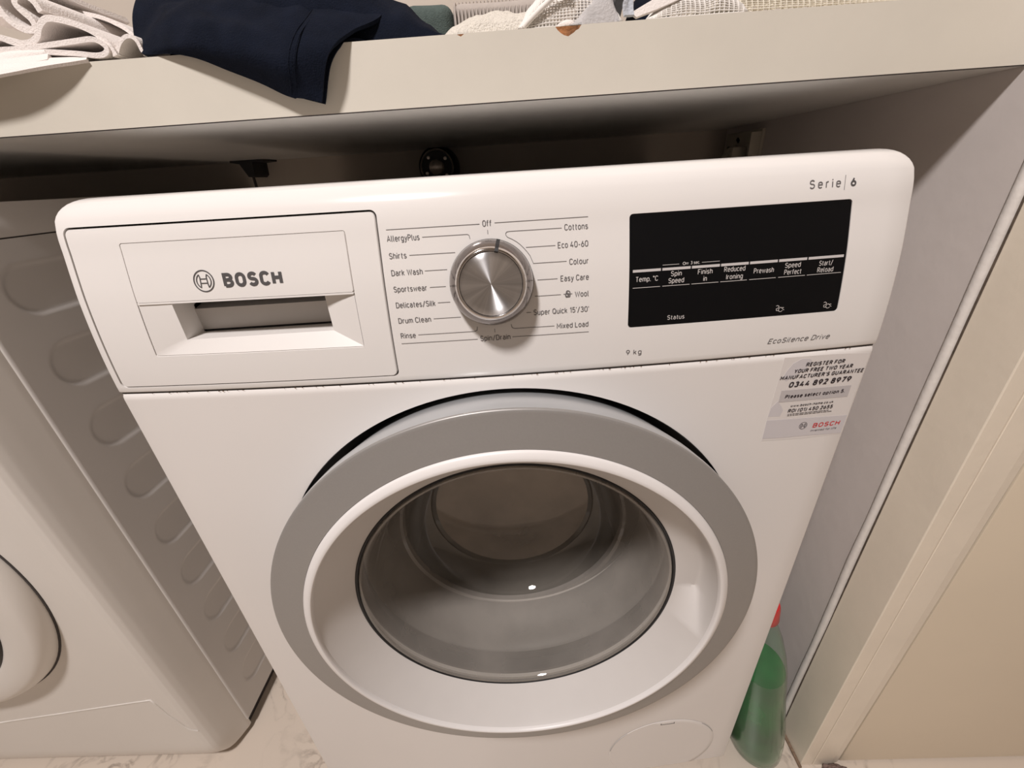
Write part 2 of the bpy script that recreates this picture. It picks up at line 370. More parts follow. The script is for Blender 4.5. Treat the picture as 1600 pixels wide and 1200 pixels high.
def shell(rows, wfun, yback, nx=36, e=.0022):
    """closed solid: rows = [(z, y_add, use_surface)] front profile; wfun(z)=half width"""
    V = []; F = []; nc = None
    for (z, yf) in rows:
        w_ = wfun(z); xs = []
        xs.append((-w_, 'b')); xs.append((-w_, e)); xs.append((-w_ + e * .3, e * .3)); xs.append((-w_ + e, 0))
        for i in range(1, nx): xs.append((-w_ + e + (2 * w_ - 2 * e) * i / nx, 0))
        xs.append((w_ - e, 0)); xs.append((w_ - e * .3, e * .3)); xs.append((w_, e)); xs.append((w_, 'b'))
        nc = len(xs)
        for x, t in xs:
            y = yback if t == 'b' else min(yback, yf(x) + t)
            V.append((x, y, z))
    n = len(rows)
    for i in range(n - 1):
        for j in range(nc - 1): F.append((i * nc + j, i * nc + j + 1, (i + 1) * nc + j + 1, (i + 1) * nc + j))
    F.append(tuple(range(nc)))
    top = [(n - 1) * nc + j for j in range(nc)]
    if rows[-1][1](0) < yback - 1e-6: F.append(tuple(top)); F.append((0, nc - 1, n * nc - 1, (n - 1) * nc) if False else tuple([i * nc for i in range(n)] + [i * nc + nc - 1 for i in reversed(range(n))]))
    else: F.append(tuple([i * nc for i in range(n)] + [i * nc + nc - 1 for i in reversed(range(n))]))
    return V, F
# ---- fascia
ZTOP = .8428
def ws(z):
    r = .0165; d = z - (ZTOP - r)
    return HW if d <= 0 else HW - r + math.sqrt(max(r * r - d * d, 0)) * 1.0
def cst(z): return lambda x: S(x, z)
rows = [(.7052, lambda x: S(x, .7052) + .0012), (.7060, lambda x: S(x, .7060) + .0003), (.7068, cst(.7068))]
z = .7100
while z < .8265: rows.append((z, cst(z))); z += .0045
ya = prof(.8265)
for (zz, dy) in ((.8295, .0013), (.8325, .0030), (.8352, .0050), (.8375, .0072), (.8395, .0098), (.8410, .0130), (.8420, .0165), (.8426, .0210), (.8428, .028), (.8428, .045)):
    rows.append((zz, (lambda d: (lambda x: ya + d - BOW * (1 - (x / HW) ** 2)))(dy)))
V, F = shell(rows, ws, .10)
fascia = mk('fascia', V, F, 'plastic')
def rrect(xl0, xr0, zb, xl1, xr1, zt, r, seg=5):
    """rounded quad: bottom xl0..xr0 at zb, top xl1..xr1 at zt, ccw"""
    P = []
    for (cx, cz, a0) in ((xr0 - r, zb + r, -90), (xr1 - r, zt - r, 0), (xl1 + r, zt - r, 90), (xl0 + r, zb + r, 180)):
        for k in range(seg + 1):
            a = math.radians(a0 + 90 * k / seg); P.append((cx + r * math.cos(a), cz + r * math.sin(a)))
    return P
DR = (-.2932, -.0752, .7098, -.2930, -.0740, .8252)
V, F = poly_prism(rrect(*DR, .0045), -.05, .07); c1 = mk('c', V, F, 'gap')
DS = (.0966, .2569, .7358, .0958, .2536, .8126)
V, F = poly_prism(rrect(*DS, .0025), -.05, .012); 
V = []
# display recess: cutter follows the surface
def surf_solid(outline_fn_rows, off_front, off_back, bev=0.0, nx=24):
    """rows [(z,xl,xr)], solid between S+off_front and S+off_back, edges eased by bev"""
    V = []; F = []
    cols = nx + 1
    n = len(outline_fn_rows)
    for side in (0, 1):
        for i, (z, xl, xr) in enumerate(outline_fn_rows):
            for j in range(cols):
                if bev and nx > 4:
                    if j == 0: x = xl
                    elif j == 1: x = xl + bev
                    elif j == cols - 2: x = xr - bev
                    elif j == cols - 1: x = xr
                    else: x = xl + bev + (xr - xl - 2 * bev) * (j - 1) / (cols - 3)
                else: x = xl + (xr - xl) * j / nx
                o_ = off_front if side == 0 else off_back
                if side == 0 and bev and (j in (0, cols - 1) or i in (0, n - 1)): o_ += bev
                V.append((x, S(x, z) + o_, z))
    N = n * cols
    for i in range(n - 1):
        for j in range(cols - 1):
            a = i * cols + j; F.append((a, a + 1, a + cols + 1, a + cols)); F.append((N + a, N + a + 1, N + a + cols + 1, N + a + cols))
        F.append((i * cols, (i + 1) * cols, N + (i + 1) * cols, N + i * cols)); e_ = cols - 1
        F.append((i * cols + e_, (i + 1) * cols + e_, N + (i + 1) * cols + e_, N + i * cols + e_))
    for j in range(cols - 1):
        F.append((j, j + 1, N + j + 1, N + j)); t = (n - 1) * cols
        F.append((t + j, t + j + 1, N + t + j + 1, N + t + j))
    return V, F
def rows_rr(xl0, xr0, zb, xl1, xr1, zt, r, nz=10, bev=0.0):
    R = []
    for k in range(6):
        a = math.radians(90 * k / 5); R.append((zb + r - r * math.cos(a), r - r * math.sin(a)))
    if bev: R.insert(1, (zb + bev, R[0][1] * .6)) if False else None
    zs = R + [(zb + r + (zt - zb - 2 * r) * i / nz, 0) for i in range(1, nz)] + [(zt - r + r * math.sin(math.radians(90 * k / 5)), r - r * math.cos(math.radians(90 * k / 5))) for k in range(6)]
    out = []
    for z, ins in zs:
        t = (z - zb) / (zt - zb); out.append((z, xl0 + (xl1 - xl0) * t + ins, xr0 + (xr1 - xr0) * t - ins))
    return out
V, F = surf_solid(rows_rr(*DS, .0025), -.02, .0010); c2 = mk('c', V, F, 'gap')
cut(fascia, [c1, c2]); fascia.parent = wm
# display glass sits slightly below the fascia skin
g = .0003
V, F = surf_solid(rows_rr(DS[0] + g, DS[1] - g, DS[2] + g, DS[3] + g, DS[4] - g, DS[5] - g, .0024), .0003, .0009)
disp = mk('display', V, F, 'display', wm, 30)

# ---- printing helpers
# ---- monoline lettering drawn as strokes (cap height 1)
def AR(cx, cy, rx, ry, a0, a1, n=9): return [(cx + rx * math.cos(math.radians(a0 + (a1 - a0) * i / n)), cy + ry * math.sin(math.radians(a0 + (a1 - a0) * i / n))) for i in range(n + 1)]
def ring_(x0, x1, y0, y1):   # squarish DIN bowl
    rx = (x1 - x0) / 2; cx = (x0 + x1) / 2; ry = min(rx * 1.4, (y1 - y0) / 2)
    return [(x1, y0 + ry)] + AR(cx, y1 - ry, rx, ry, 0, 180) + AR(cx, y0 + ry, rx, ry, 180, 360)
G = {
'A': (.52, [[(0, 0), (.26, 1), (.52, 0)], [(.09, .31), (.43, .31)]]),
'B': (.46, [[(0, 0), (0, 1), (.22, 1)] + AR(.22, .765, .21, .235, 90, -90) + [(0, .53)], [(.2, .53)] + AR(.22, .265, .24, .265, 90, -90) + [(0, 0)]]),
'C': (.44, [AR(.23, .72, .23, .28, 20, 180) + AR(.23, .28, .23, .28, 180, 340)]),
'D': (.46, [[(0, 0), (0, 1), (.18, 1)] + AR(.18, .70, .28, .30, 90, 0) + AR(.18, .30, .28, .30, 0, -90) + [(0, 0)]]),
'E': (.40, [[(.40, 1), (0, 1), (0, 0), (.40, 0)], [(0, .52), (.35, .52)]]),
'F': (.40, [[(.40, 1), (0, 1), (0, 0)], [(0, .50), (.34, .50)]]),
'G': (.46, [AR(.23, .72, .23, .28, 20, 180) + AR(.23, .28, .23, .28, 180, 360) + [(.46, .46), (.26, .46)]]),
'H': (.46, [[(0, 0), (0, 1)], [(.46, 0), (.46, 1)], [(0, .52), (.46, .52)]]),
'I': (.0, [[(0, 0), (0, 1)]]),
'K': (.46, [[(0, 0), (0, 1)], [(.43, 1), (.03, .42)], [(.14, .57), (.46, 0)]]),
'L': (.38, [[(0, 1), (0, 0), (.38, 0)]]),
'M': (.58, [[(0, 0), (0, 1), (.29, .30), (.58, 1), (.58, 0)]]),
'N': (.46, [[(0, 0), (0, 1), (.46, 0), (.46, 1)]]),
'O': (.48, [ring_(0, .48, 0, 1)]),
'P': (.44, [[(0, 0), (0, 1), (.20, 1)] + AR(.20, .74, .24, .26, 90, -90) + [(0, .48)]]),
'Q': (.48, [ring_(0, .48, 0, 1), [(.28, .20), (.50, -.04)]]),
'R': (.46, [[(0, 0), (0, 1), (.20, 1)] + AR(.20, .75, .24, .25, 90, -90) + [(0, .50)], [(.22, .50), (.46, 0)]]),
'S': (.44, [AR(.22, .75, .21, .25, 25, 180, 8) + AR(.22, .70, .21, .18, 190, 250, 4) + AR(.22, .30, .22, .22, 70, 0, 5) + AR(.22, .27, .22, .27, 0, -155, 9)]),
'T': (.44, [[(0, 1), (.44, 1)], [(.22, 1), (.22, 0)]]),
'U': (.46, [[(0, 1), (0, .26)] + AR(.23, .26, .23, .26, 180, 360) + [(.46, 1)]]),
'W': (.74, [[(0, 1), (.18, 0), (.37, .92), (.56, 0), (.74, 1)]]),
'Y': (.48, [[(0, 1), (.24, .45), (.48, 1)], [(.24, .45), (.24, 0)]]),
'a': (.36, [AR(.18, .50, .17, .22, 150, 0, 6) + [(.36, 0)], [(.36, .42), (.17, .42)] + AR(.17, .21, .17, .21, 90, 270) + [(.25, 0), (.36, .10)]]),
'b': (.38, [[(0, 1), (0, 0)], ring_(0, .38, 0, .72)]),
'c': (.34, [AR(.19, .50, .18, .22, 30, 180) + AR(.19, .22, .18, .22, 180, 330)]),
'd': (.38, [[(.38, 1), (.38, 0)], ring_(0, .38, 0, .72)]),
'e': (.38, [[(.02, .38), (.38, .38)] + AR(.19, .50, .19, .22, 0, 180) + AR(.19, .22, .19, .22, 180, 325)]),
'f': (.27, [[(.27, 1)] + AR(.25, .80, .16, .20, 95, 180, 5) + [(.09, 0)], [(-.03, .68), (.26, .68)]]),
'g': (.38, [ring_(0, .38, .02, .72), [(.38, .72), (.38, -.08)] + AR(.19, -.08, .19, .20, 0, -150, 7)]),
'h': (.36, [[(0, 1), (0, 0)], [(0, .50)] + AR(.18, .52, .18, .20, 160, 0, 7) + [(.36, 0)]]),
'i': (.0, [[(0, .72), (0, 0)], [(0, .90), (0, 1.02)]]),
'k': (.34, [[(0, 1), (0, 0)], [(.32, .72), (.02, .30)], [(.12, .43), (.34, 0)]]),
'l': (.10, [[(0, 1), (0, .14)] + AR(.12, .13, .12, .13, 180, 270, 4)]),
'm': (.60, [[(0, .72), (0, 0)], [(0, .50)] + AR(.15, .54, .15, .18, 165, 0, 6) + [(.30, 0)], [(.30, .50)] + AR(.45, .54, .15, .18, 165, 0, 6) + [(.60, 0)]]),
'n': (.36, [[(0, .72), (0, 0)], [(0, .50)] + AR(.18, .52, .18, .20, 160, 0, 7) + [(.36, 0)]]),
'o': (.38, [ring_(0, .38, 0, .72)]),
'p': (.38, [[(0, .72), (0, -.27)], ring_(0, .38, 0, .72)]),
'r': (.22, [[(0, .72), (0, 0)], [(0, .48)] + AR(.18, .50, .18, .22, 165, 75, 5)]),
's': (.34, [AR(.17, .54, .16, .18, 30, 180, 7) + AR(.17, .52, .16, .15, 190, 250, 3) + AR(.17, .20, .17, .17, 65, 0, 4) + AR(.17, .19, .17, .19, 0, -155, 7)]),
't': (.24, [[(.09, .94), (.09, .16)] + AR(.21, .15, .12, .15, 180, 280, 5), [(0, .70), (.24, .70)]]),
'u': (.36, [[(0, .72), (0, .20)] + AR(.18, .20, .18, .20, 180, 340, 7), [(.36, .72), (.36, 0)]]),
'v': (.36, [[(0, .72), (.18, 0), (.36, .72)]]),
'w': (.58, [[(0, .72), (.14, 0), (.29, .66), (.44, 0), (.58, .72)]]),
'x': (.36, [[(0, .72), (.36, 0)], [(.36, .72), (0, 0)]]),
'y': (.36, [[(0, .72), (.18, .04)], [(.36, .72), (.15, -.16), (.06, -.27), (-.02, -.27)]]),
'0': (.44, [ring_(0, .44, 0, 1)]),
'1': (.20, [[(0, .80), (.20, 1), (.20, 0)]]),
'2': (.42, [AR(.21, .77, .20, .23, 165, -20, 9) + [(.02, 0), (.42, 0)]]),
'3': (.42, [AR(.20, .77, .19, .23, 155, -80, 9), [(.16, .54)] + AR(.20, .27, .22, .27, 85, -155, 11)]),
'4': (.44, [[(.24, 1), (0, .26), (.44, .26)], [(.33, .46), (.33, 0)]]),
'5': (.42, [[(.38, 1), (.06, 1), (.04, .54)] + AR(.20, .31, .22, .31, 125, -150, 11)]),
'6': (.42, [ring_(0, .42, 0, .60), [(.01, .34), (.26, 1)]]),
'7': (.42, [[(0, 1), (.42, 1), (.15, 0)]]),
'8': (.42, [ring_(.03, .39, .53, 1), ring_(0, .42, 0, .53)]),
'9': (.42, [ring_(0, .42, .40, 1), [(.41, .66), (.16, 0)]]),
'.': (.0, [[(0, -.05), (0, .08)]]), '-': (.24, [[(0, .38), (.24, .38)]]), '/': (.34, [[(0, -.12), (.34, 1.05)]]), "'": (.0, [[(0, .78), (0, 1.02)]]),
'°': (.18, [ring_(0, .18, .80, 1.0)]), '(': (.14, [AR(.30, .45, .30, .66, 125, 235, 7)]), ')': (.14, [AR(-.16, .45, .30, .66, 55, -55, 7)]),
}
def stroke(pts, w_):
    P = [Vector(p) for p in pts]; Q = [P[0]]
    for p in P[1:]:
        if (p - Q[-1]).length > w_ * .02: Q.append(p)
    P = Q; n = len(P); V = []; F = []
    if n < 2: return V, F
    closed = (P[0] - P[-1]).length < w_ * .1
    for i, p in enumerate(P):
        a = P[i - 1] if i else (P[-2] if closed else None); b = P[i + 1] if i < n - 1 else (P[1] if closed else None)
        d0 = (p - a).normalized() if a is not None else None; d1 = (b - p).normalized() if b is not None else None
        if d0 is None: d0 = d1
        if d1 is None: d1 = d0
        n0 = Vector((-d0.y, d0.x)); n1 = Vector((-d1.y, d1.x)); m_ = n0 + n1
        if m_.length < .3: m_ = n1
        m_.normalize(); k = min(1.9, 1 / max(.35, m_.dot(n1)))
        V += [tuple(p + m_ * w_ / 2 * k), tuple(p - m_ * w_ / 2 * k)]
    for i in range(n - 1): F.append((2 * i, 2 * i + 1, 2 * i + 3, 2 * i + 2))
    return V, F
def text_mesh(s, x0, x1, z0, cap, bold=0.0, shear=0.0, track=0.0):
    sw = .128 + bold * 3.2; x = 0; out = []
    for ch in s:
        if ch == ' ': x += .30; continue
        wd, st = G[ch]; x += sw / 2
        out += [[(x + px, py * (1 - sw) + sw / 2 * (1 if py >= 0 else 1)) for px, py in q_] for q_ in st]
        x += wd + sw / 2 + .095 + track
    total = x - .095 - track; k = (x1 - x0) / (total * cap) ; V = []; F = []
    for q_ in out:
        pts = [(x0 + (px * cap + shear * py * cap) * k, z0 + py * cap) for px, py in q_]
        v, f = stroke(pts, sw * cap * min(1.0, (1 + k) / 2)); b = len(V); V += v; F += [tuple(b + i for i in g_) for g_ in f]
    return V, F
class Print:
    def __init__(s): s.V = []; s.F = []
    def add(s, V, F): b = len(s.V); s.V += V; s.F += [tuple(b + i for i in f) for f in F]
    def text(s, *a, **k): s.add(*text_mesh(*a, **k))
    def line(s, pts, w_):
        for i in range(len(pts) - 1):
            a, b = Vector(pts[i]), Vector(pts[i + 1]); d = (b - a)
            if d.length < 1e-7: continue
            d.normalize(); n = Vector((-d.y, d.x)) * w_ / 2; a2 = a - d * w_ * .3; b2 = b + d * w_ * .3
            N = max(1, int((b - a).length / .01)); V = []; F = []
            for t in range(N + 1):
                p = a2.lerp(b2, t / N); V += [tuple(p - n), tuple(p + n)]
            for t in range(N): F.append((2 * t, 2 * t + 2, 2 * t + 3, 2 * t + 1))
            s.add(V, F)
    def ring(s, cx, cz, r, w_, n=40, a0=0, a1=360):
        s.line([(cx + r * math.cos(math.radians(a0 + (a1 - a0) * i / n)), cz + r * math.sin(math.radians(a0 + (a1 - a0) * i / n))) for i in range(n + 1)], w_)
    def rect(s, x0, x1, z0, z1):
        N = max(1, int((x1 - x0) / .01)); V = []; F = []
        for t in range(N + 1):
            x = x0 + (x1 - x0) * t / N; V += [(x, z0), (x, z1)]
        for t in range(N): F.append((2 * t, 2 * t + 2, 2 * t + 3, 2 * t + 1))
        s.add(V, F)
    def build(s, name, m_, parent, off=.00022, surf=S, label=None):
        return mk(name, [(x, surf(x, z) - off, z) for x, z in s.V], s.F, m_, parent, label=label, fix=False)
# programme names
P_ = Print()
CAPP = .0040
for s_, a, b, z in [('AllergyPlus', -.0692, -.047, .8048), ('Shirts', -.0692, -.0572, .7938), ('Dark Wash', -.0692, -.0475, .7828), ('Sportswear', -.0692, -.0458, .7719), ('Delicates/Silk', -.0692, -.0412, .7610), ('Drum Clean', -.0692, -.0458, .7500), ('Rinse', -.0692, -.0583, .7390),
    ('Cottons', .0513, .0674, .8050), ('Eco 40-60', .0464, .0674, .7940), ('Colour', .0541, .0675, .7829), ('Easy Care', .0477, .0676, .7722), ('Wool', .0576, .0676, .7609), ("Super Quick 15'/30'", .0279, .0677, .7500), ('Mixed Load', .0443, .0674, .7391), ('Off', -.0039, .0023, .8106), ('Spin/Drain', -.0118, .0103, .7335)]:
    P_ = Print(); P_.text(s_, a, b, z, CAPP, bold=0); P_.build('programme_name', 'ink', wm)
P_ = Print(); lw = .00034
for l in [[(-.0688, .8124), (-.0059, .8124)], [(.0044, .8126), (.0674, .8127)], [(-.0694, .7352), (-.0138, .7352)], [(.0118, .7352), (.0676, .7352)],
    [(-.0451, .8065), (-.0147, .8065), (-.0135, .8060), (-.0130, .8037)], [(-.0552, .7956), (-.024, .7956)], [(-.0459, .7850), (-.0306, .7850)], [(-.0437, .7739), (-.0327, .7739)], [(-.0394, .7631), (-.0308, .7631)], [(-.0437, .7521), (-.0244, .7521)],
    [(-.0563, .7411), (-.0149, .7411), (-.0136, .7417), (-.0131, .7443)],
    [(.0521, .7854), (.0292, .7854), (.0271, .7906), (.0250, .7935), (.0229, .7959), (.0207, .7981), (.0183, .8000), (.0155, .8017), (.0124, .8032), (.0114, .8045), (.0114, .8057), (.0122, .8065), (.0140, .8067), (.0494, .8067)],
    [(.0447, .7960), (.0247, .7960)], [(.0455, .7743), (.0316, .7743)], [(.0476, .7633), (.0294, .7633)], [(.0261, .7522), (.0229, .7522)], [(.0425, .7413), (.0136, .7413), (.0119, .7421), (.0114, .7446)],
    [(-.0007, .8084), (-.0007, .8060)], [(-.0008, .7421), (-.0008, .7395)], [(.2461, .8187), (.2466, .8277)]]: P_ = Print(); P_.line(l, lw); P_.build('callout_line', 'ink', wm)
# wool basin symbol
P_ = Print()
P_.line([(.0497, .7634), (.0508, .7634), (.0513, .7612), (.0540, .7612), (.0545, .7634), (.0557, .7634)], .0004)
P_.line([(.0508, .7622), (.0525, .7618), (.0545, .7622)], .0004)
P_.ring(.0529, .7642, .0013, .0006, 14); P_.ring(.0522, .7629, .0012, .0006, 14); P_.line([(.0515, .7650), (.0522, .7657), (.0534, .7655), (.0540, .7645)], .0004)
P_.build('wool_symbol', 'ink', wm)
for nm_, a_, k_ in (('series_name', ('Serie', .2207, .2434, .8205, .0056), dict(track=.20)), ('load_size', ('9 kg', .0962, .1082, .7147, .0041), dict(track=.06)), ('motor_name', ('EcoSilence Drive', .2061, .2557, .7143, .0041), dict(shear=.22))):
    P_ = Print(); P_.text(*a_, **k_); P_.build(nm_, 'ink', wm)
P_ = Print(); P_.text('6', .2504, .2547, .8205, .0056, bold=.022); P_.build('bold_numeral', 'ink_dark', wm)
# display lettering
P_ = Print(); c = .0036
for s_, a, b, z in [('Temp. °C', .1009, .117, .7681), ('Spin', .1261, .1339, .7704), ('Speed', .1246, .1359, .7657), ('Finish', .1455, .1562, .7703), ('in', .1499, .1525, .7655), ('Reduced', .1646, .1801, .7706), ('Ironing', .1666, .1789, .7654), ('Prewash', .1866, .2015, .7680), ('Speed', .2095, .2213, .7702), ('Perfect', .2096, .2226, .7655), ('Start/', .2352, .2456, .7698), ('Reload', .2346, .2468, .7652), ('Status', .1256, .1385, .7396)]:
    P_ = Print(); P_.text(s_, a, b, z, c if s_ != 'Status' else .0034); P_.build('key_label', 'ink_light', disp, off=-.00008)
P_ = Print()
P_.text('3 sec.', .1398, .1465, .7776, .0022, bold=.01)
P_.ring(.1352, .7785, .0009, .0004, 14); P_.line([(.1361, .7788), (.1382, .7788)], .0003); P_.line([(.1361, .7781), (.1382, .7781)], .0003)
for (a, b) in ((.1199, .1315), (.1480, .1607)): P_.line([(a, .7784), (b, .7784)], .0003)
P_.build('lock_hint', 'ink_light', disp, off=-.00008)
for (a, b) in ((.0992, .1186), (.1205, .14), (.1416, .1611), (.1627, .1821), (.184, .2036), (.2056, .2256), (.2273, .2531)): P_ = Print(); P_.line([(a, .7641), (b, .7641)], .00038); P_.build('key_underline', 'ink_light', disp, off=-.00008)
for cx, cz in ((.2107, .7412), (.2478, .7408)):   # plug with cable
    P_ = Print()
    P_.ring(cx + .0008, cz - .0006, .0016, .00045, 14, 90, 330); P_.line([(cx + .0008, cz + .0010), (cx + .0024, cz - .0002)], .00045); P_.line([(cx + .0020, cz + .0008), (cx + .0030, cz + .0006)], .0004); P_.line([(cx + .0026, cz - .0008), (cx + .0035, cz - .0010)], .0004)
    P_.line([(cx - .0006, cz - .0014), (cx - .0024, cz - .0012), (cx - .0027, cz + .0002), (cx - .0012, cz + .0006), (cx - .0008, cz + .0018), (cx - .0020, cz + .0026), (cx - .0030, cz + .0022)], .00042); P_.build('plug_symbol', 'ink_light', disp, off=-.00008)
for (a, b) in ((.0988, .1187), (.1198, .1400), (.1410, .1611), (.1621, .1821), (.1832, .2035), (.2046, .2254), (.2266, .2531)):
    P_ = Print(); P_.rect(a, b, .7747, .7764)
    V = [(x, S(x, z) + .00004, z) for x, z in P_.V]; n = len(V); V += [(x, y + .0003, z) for x, y, z in V]
    F = list(P_.F) + [tuple(n + i for i in f) for f in P_.F]; k = n // 2
    F += [(2 * t, 2 * t + 2, n + 2 * t + 2, n + 2 * t) for t in range(k - 1)] + [(2 * t + 1, 2 * t + 3, n + 2 * t + 3, n + 2 * t + 1) for t in range(k - 1)] + [(0, 1, n + 1, n), (2 * k - 2, 2 * k - 1, n + 2 * k - 1, n + 2 * k - 2)]
    mk('touch_key_bar', V, F, 'bar', disp)

# ---- detergent drawer
g = .0008
zs = rows_rr(DR[0] + g, DR[1] - .0012, DR[2] + g, DR[3] + g, DR[4] - .0012, DR[5] - .0013, .0040, 18)
V, F = surf_solid(zs, .0001, .045, bev=.0006, nx=30); dw = mk('detergent_drawer', V, F, 'plastic')
PLX0, PLX1, PZ0, PZM, PZ1 = -.2549, -.0967, .7342, .7737, .8137
V, F = poly_prism(rrect(PLX0 + .0006, PLX1 - .0006, PZ0 + .0006, PLX0 + .0006, PLX1 - .0006, PZM, .0010), -.05, .09); c1 = mk('c', V, F, 'gap')
V, F = surf_solid(rows_rr(PLX0, PLX1, PZ0, PLX0, PLX1, PZ1, .0018, 12), -.02, .0009); c2 = mk('c', V, F, 'gap')
cut(dw, [c1, c2]); dw.parent = wm
g2 = .00045
V, F = surf_solid(rows_rr(PLX0 + g2, PLX1 - g2, PZM + .0002, PLX0 + g2 + .0000, PLX1 - g2, PZ1 - g2, .0014, 10), -.0001, .0030, bev=.0004, nx=24)
plate = mk('logo_plate', V, F, 'plastic', dw, 30)
V, F = surf_solid([(PZM - .0012, PLX0 + .0010, PLX1 - .0010), (PZM - .0006, PLX0 + .0008, PLX1 - .0008), (PZM, PLX0 + .0007, PLX1 - .0007)], -.0002, .0040, nx=24); mk('plate_lip', V, F, 'plastic', dw)
P_ = Print(); P_.text('BOSCH', -.1874, -.1450, .7815, .0097, bold=.034); P_.build('brand_lettering', 'ink_dark', dw, off=.00035)
P_ = Print()
LX, LZ, LR = -.2010, .7866, .0070
P_.ring(LX, LZ, LR, .0008, 48); 
def armature(P_, cx, cz, r, w_):
    for s_ in (-1, 1):
        # outer arc of the anchor piece and its upright
        a = [(cx + s_ * r * math.cos(math.radians(t)), cz + r * math.sin(math.radians(t))) for t in range(-56, 57, 8)]
        P_.line(a, w_); P_.line([a[0], (cx + s_ * r * .50, cz - r * .50), (cx + s_ * r * .46, cz + r * .50), a[-1]], w_)
    for q_ in (-.28, .28): P_.line([(cx - r * .48, cz + r * q_), (cx + r * .48, cz + r * q_)], w_)
armature(P_, LX, LZ, .0051, .0007)
P_.build('brand_emblem', 'ink_dark', dw, off=.00035)
# handle recess insert
def quad_rows(P4, Q4, k=1): pass
ox0, ox1, oz0, oz1 = PLX0 + .0007, PLX1 - .0007, PZ0 + .0007, PZM + .0004
ix0, ix1, iz0, iz1 = -.2294, -.1205, .7450, .7738
ID = -.003
def SS(x, z, d): return (x, S(x, z) + d, z)
A = [SS(ox0, oz0, .0006), SS(ox1, oz0, .0006), SS(ox1, oz1, .0006), SS(ox0, oz1, .0006)]
Bq = [(ix0, .004 + ID, iz0), (ix1, .004 + ID, iz0), (ix1, .004 + ID, iz1), (ix0, .004 + ID, iz1)]
V = []; F = []
def strip(p0, p1, q0, q1, n=16):
    b = len(V)
    for t in range(n + 1):
        f = t / n
        V.append(tuple(Vector(p0).lerp(Vector(p1), f))) if True else None
        V.append(tuple(Vector(q0).lerp(Vector(q1), f)))
    for t in range(n): F.append((b + 2 * t, b + 2 * t + 2, b + 2 * t + 3, b + 2 * t + 1))
def fixS(V_):   # outer edge must hug the bowed front
    out = []
    for (x, y, z) in V_:
        if abs(z - oz0) < 1e-6 or abs(x - ox0) < 1e-6 or abs(x - ox1) < 1e-6 or abs(z - oz1) < 1e-6:
            if y < .012: y = S(x, z) + .0006
        out.append((x, y, z))
    return out
for k in range(4): strip(A[k], A[(k + 1) % 4], Bq[k], Bq[(k + 1) % 4])
V = fixS(V)
rec = mk('handle_recess', V, F, 'plastic', dw, 20)
# inner well of the grip: floor lip, side walls, back wall, dark slit
def plain(name, quads, m_, parent, label=None):
    V = []; F = []
    for q_ in quads: b = len(V); V += q_; F.append((b, b + 1, b + 2, b + 3))
    return mk(name, V, F, m_, parent, label=label)
yb0, yb1 = .004 + ID, .0212
plain('grip_floor', [[(ix0, yb0, iz0), (ix1, yb0, iz0), (ix1, yb1, iz0 - .0006), (ix0, yb1, iz0 - .0006)]], 'plastic', dw)
plain('grip_wall', [[(ix0, yb0, iz0), (ix0, yb1, iz0 - .0006), (ix0, yb1, iz1 - .008), (ix0, yb0, iz1 - .004)], [(ix0, yb0, iz1 - .004), (ix0, yb1, iz1 - .008), (ix0, .040, iz1 - .002), (ix0, yb0, iz1)]], 'plastic', dw)
plain('grip_wall', [[(ix1, yb0, iz0), (ix1, .040, iz0 - .0006), (ix1, .040, iz1), (ix1, yb0, iz1)]], 'plastic', dw)
plain('grip_back', [[(ix0, yb1, iz0 + .0010), (ix1, yb1, iz0 + .0010), (ix1, yb1 - .0010, .7628), (ix0, yb1 - .0010, .7628)]], 'grip_grey', dw, label='grey back wall of the handle recess')
plain('grip_slit', [[(ix0, yb1 + .0012, iz0 - .002), (ix1, yb1 + .0012, iz0 - .002), (ix1, yb1 + .0012, iz0 + .003), (ix0, yb1 + .0012, iz0 + .003)]], 'black', dw)
plain('grip_cavity', [[(ix0, yb1 - .0010, .7628), (ix1, yb1 - .0010, .7628), (ix1, .036, .7660), (ix0, .036, .7660)], [(ix0, .036, .7660), (ix1, .036, .7660), (ix1, .036, .779), (ix0, .036, .779)], [(ix0, yb0, iz1 + .0002), (ix1, yb0, iz1 + .0002), (ix1, .036, .779), (ix0, .036, .779)]], 'rubber', dw)

# ---- programme knob
kn = bpy.data.objects.new('programme_knob', None); COL.objects.link(kn); kn.parent = wm
kn.location = (-.0005, S(0, .774), .7742); kn.rotation_euler = (math.radians(-10.5), 0, 0)
lat('knob_base', [(0, 0), (.0292, 0), (.0292, -.0020), (.0288, -.0028), (0, -.0028)], 'black', kn, 72)
lat('chrome_ring', [(.0285, -.0020), (.0287, -.0055), (.0282, -.0085), (.0272, -.0115), (.0250, -.0150), (.0236, -.0168)], 'chrome_dark_reflection', kn, 96, 60)
lat('inner_ring', [(.0236, -.0168), (.0228, -.0184), (.0220, -.0190), (.0212, -.0190), (.0209, -.0184), (.0208, -.0165)], 'chrome', kn, 96, 60)
lat('knob_face', [(.0207, -.0170), (.0206, -.0180), (.0200, -.0183), (.0165, -.0181), (.0160, -.0180), (.0001, -.0168)], 'brushed', kn, 96, 30)
V, F = tube([(0, -.0202, 0), (0, -.0225, 0)], .0003, 6)
bm = bmesh.new(); ang = math.radians(13.5)
for (r0, y0, r1, y1) in ((.0210, -.0198, .0232, -.0190), (.0232, -.0190, .0256, -.0154), (.0256, -.0154, .0290, -.0090)):
    w2 = .0012
    vs = [bm.verts.new(Vector((s_ * w2, y, r))) for r, y in ((r0, y0), (r1, y1), (r1 - .001, y1 + .0006), (r0 - .001, y0 + .0015)) for s_ in (-1, 1)]
    for f in ((0, 1, 3, 2), (2, 3, 5, 4), (4, 5, 7, 6), (0, 2, 4, 6), (1, 3, 5, 7), (0, 1, 7, 6)): bm.faces.new([vs[i] for i in f])
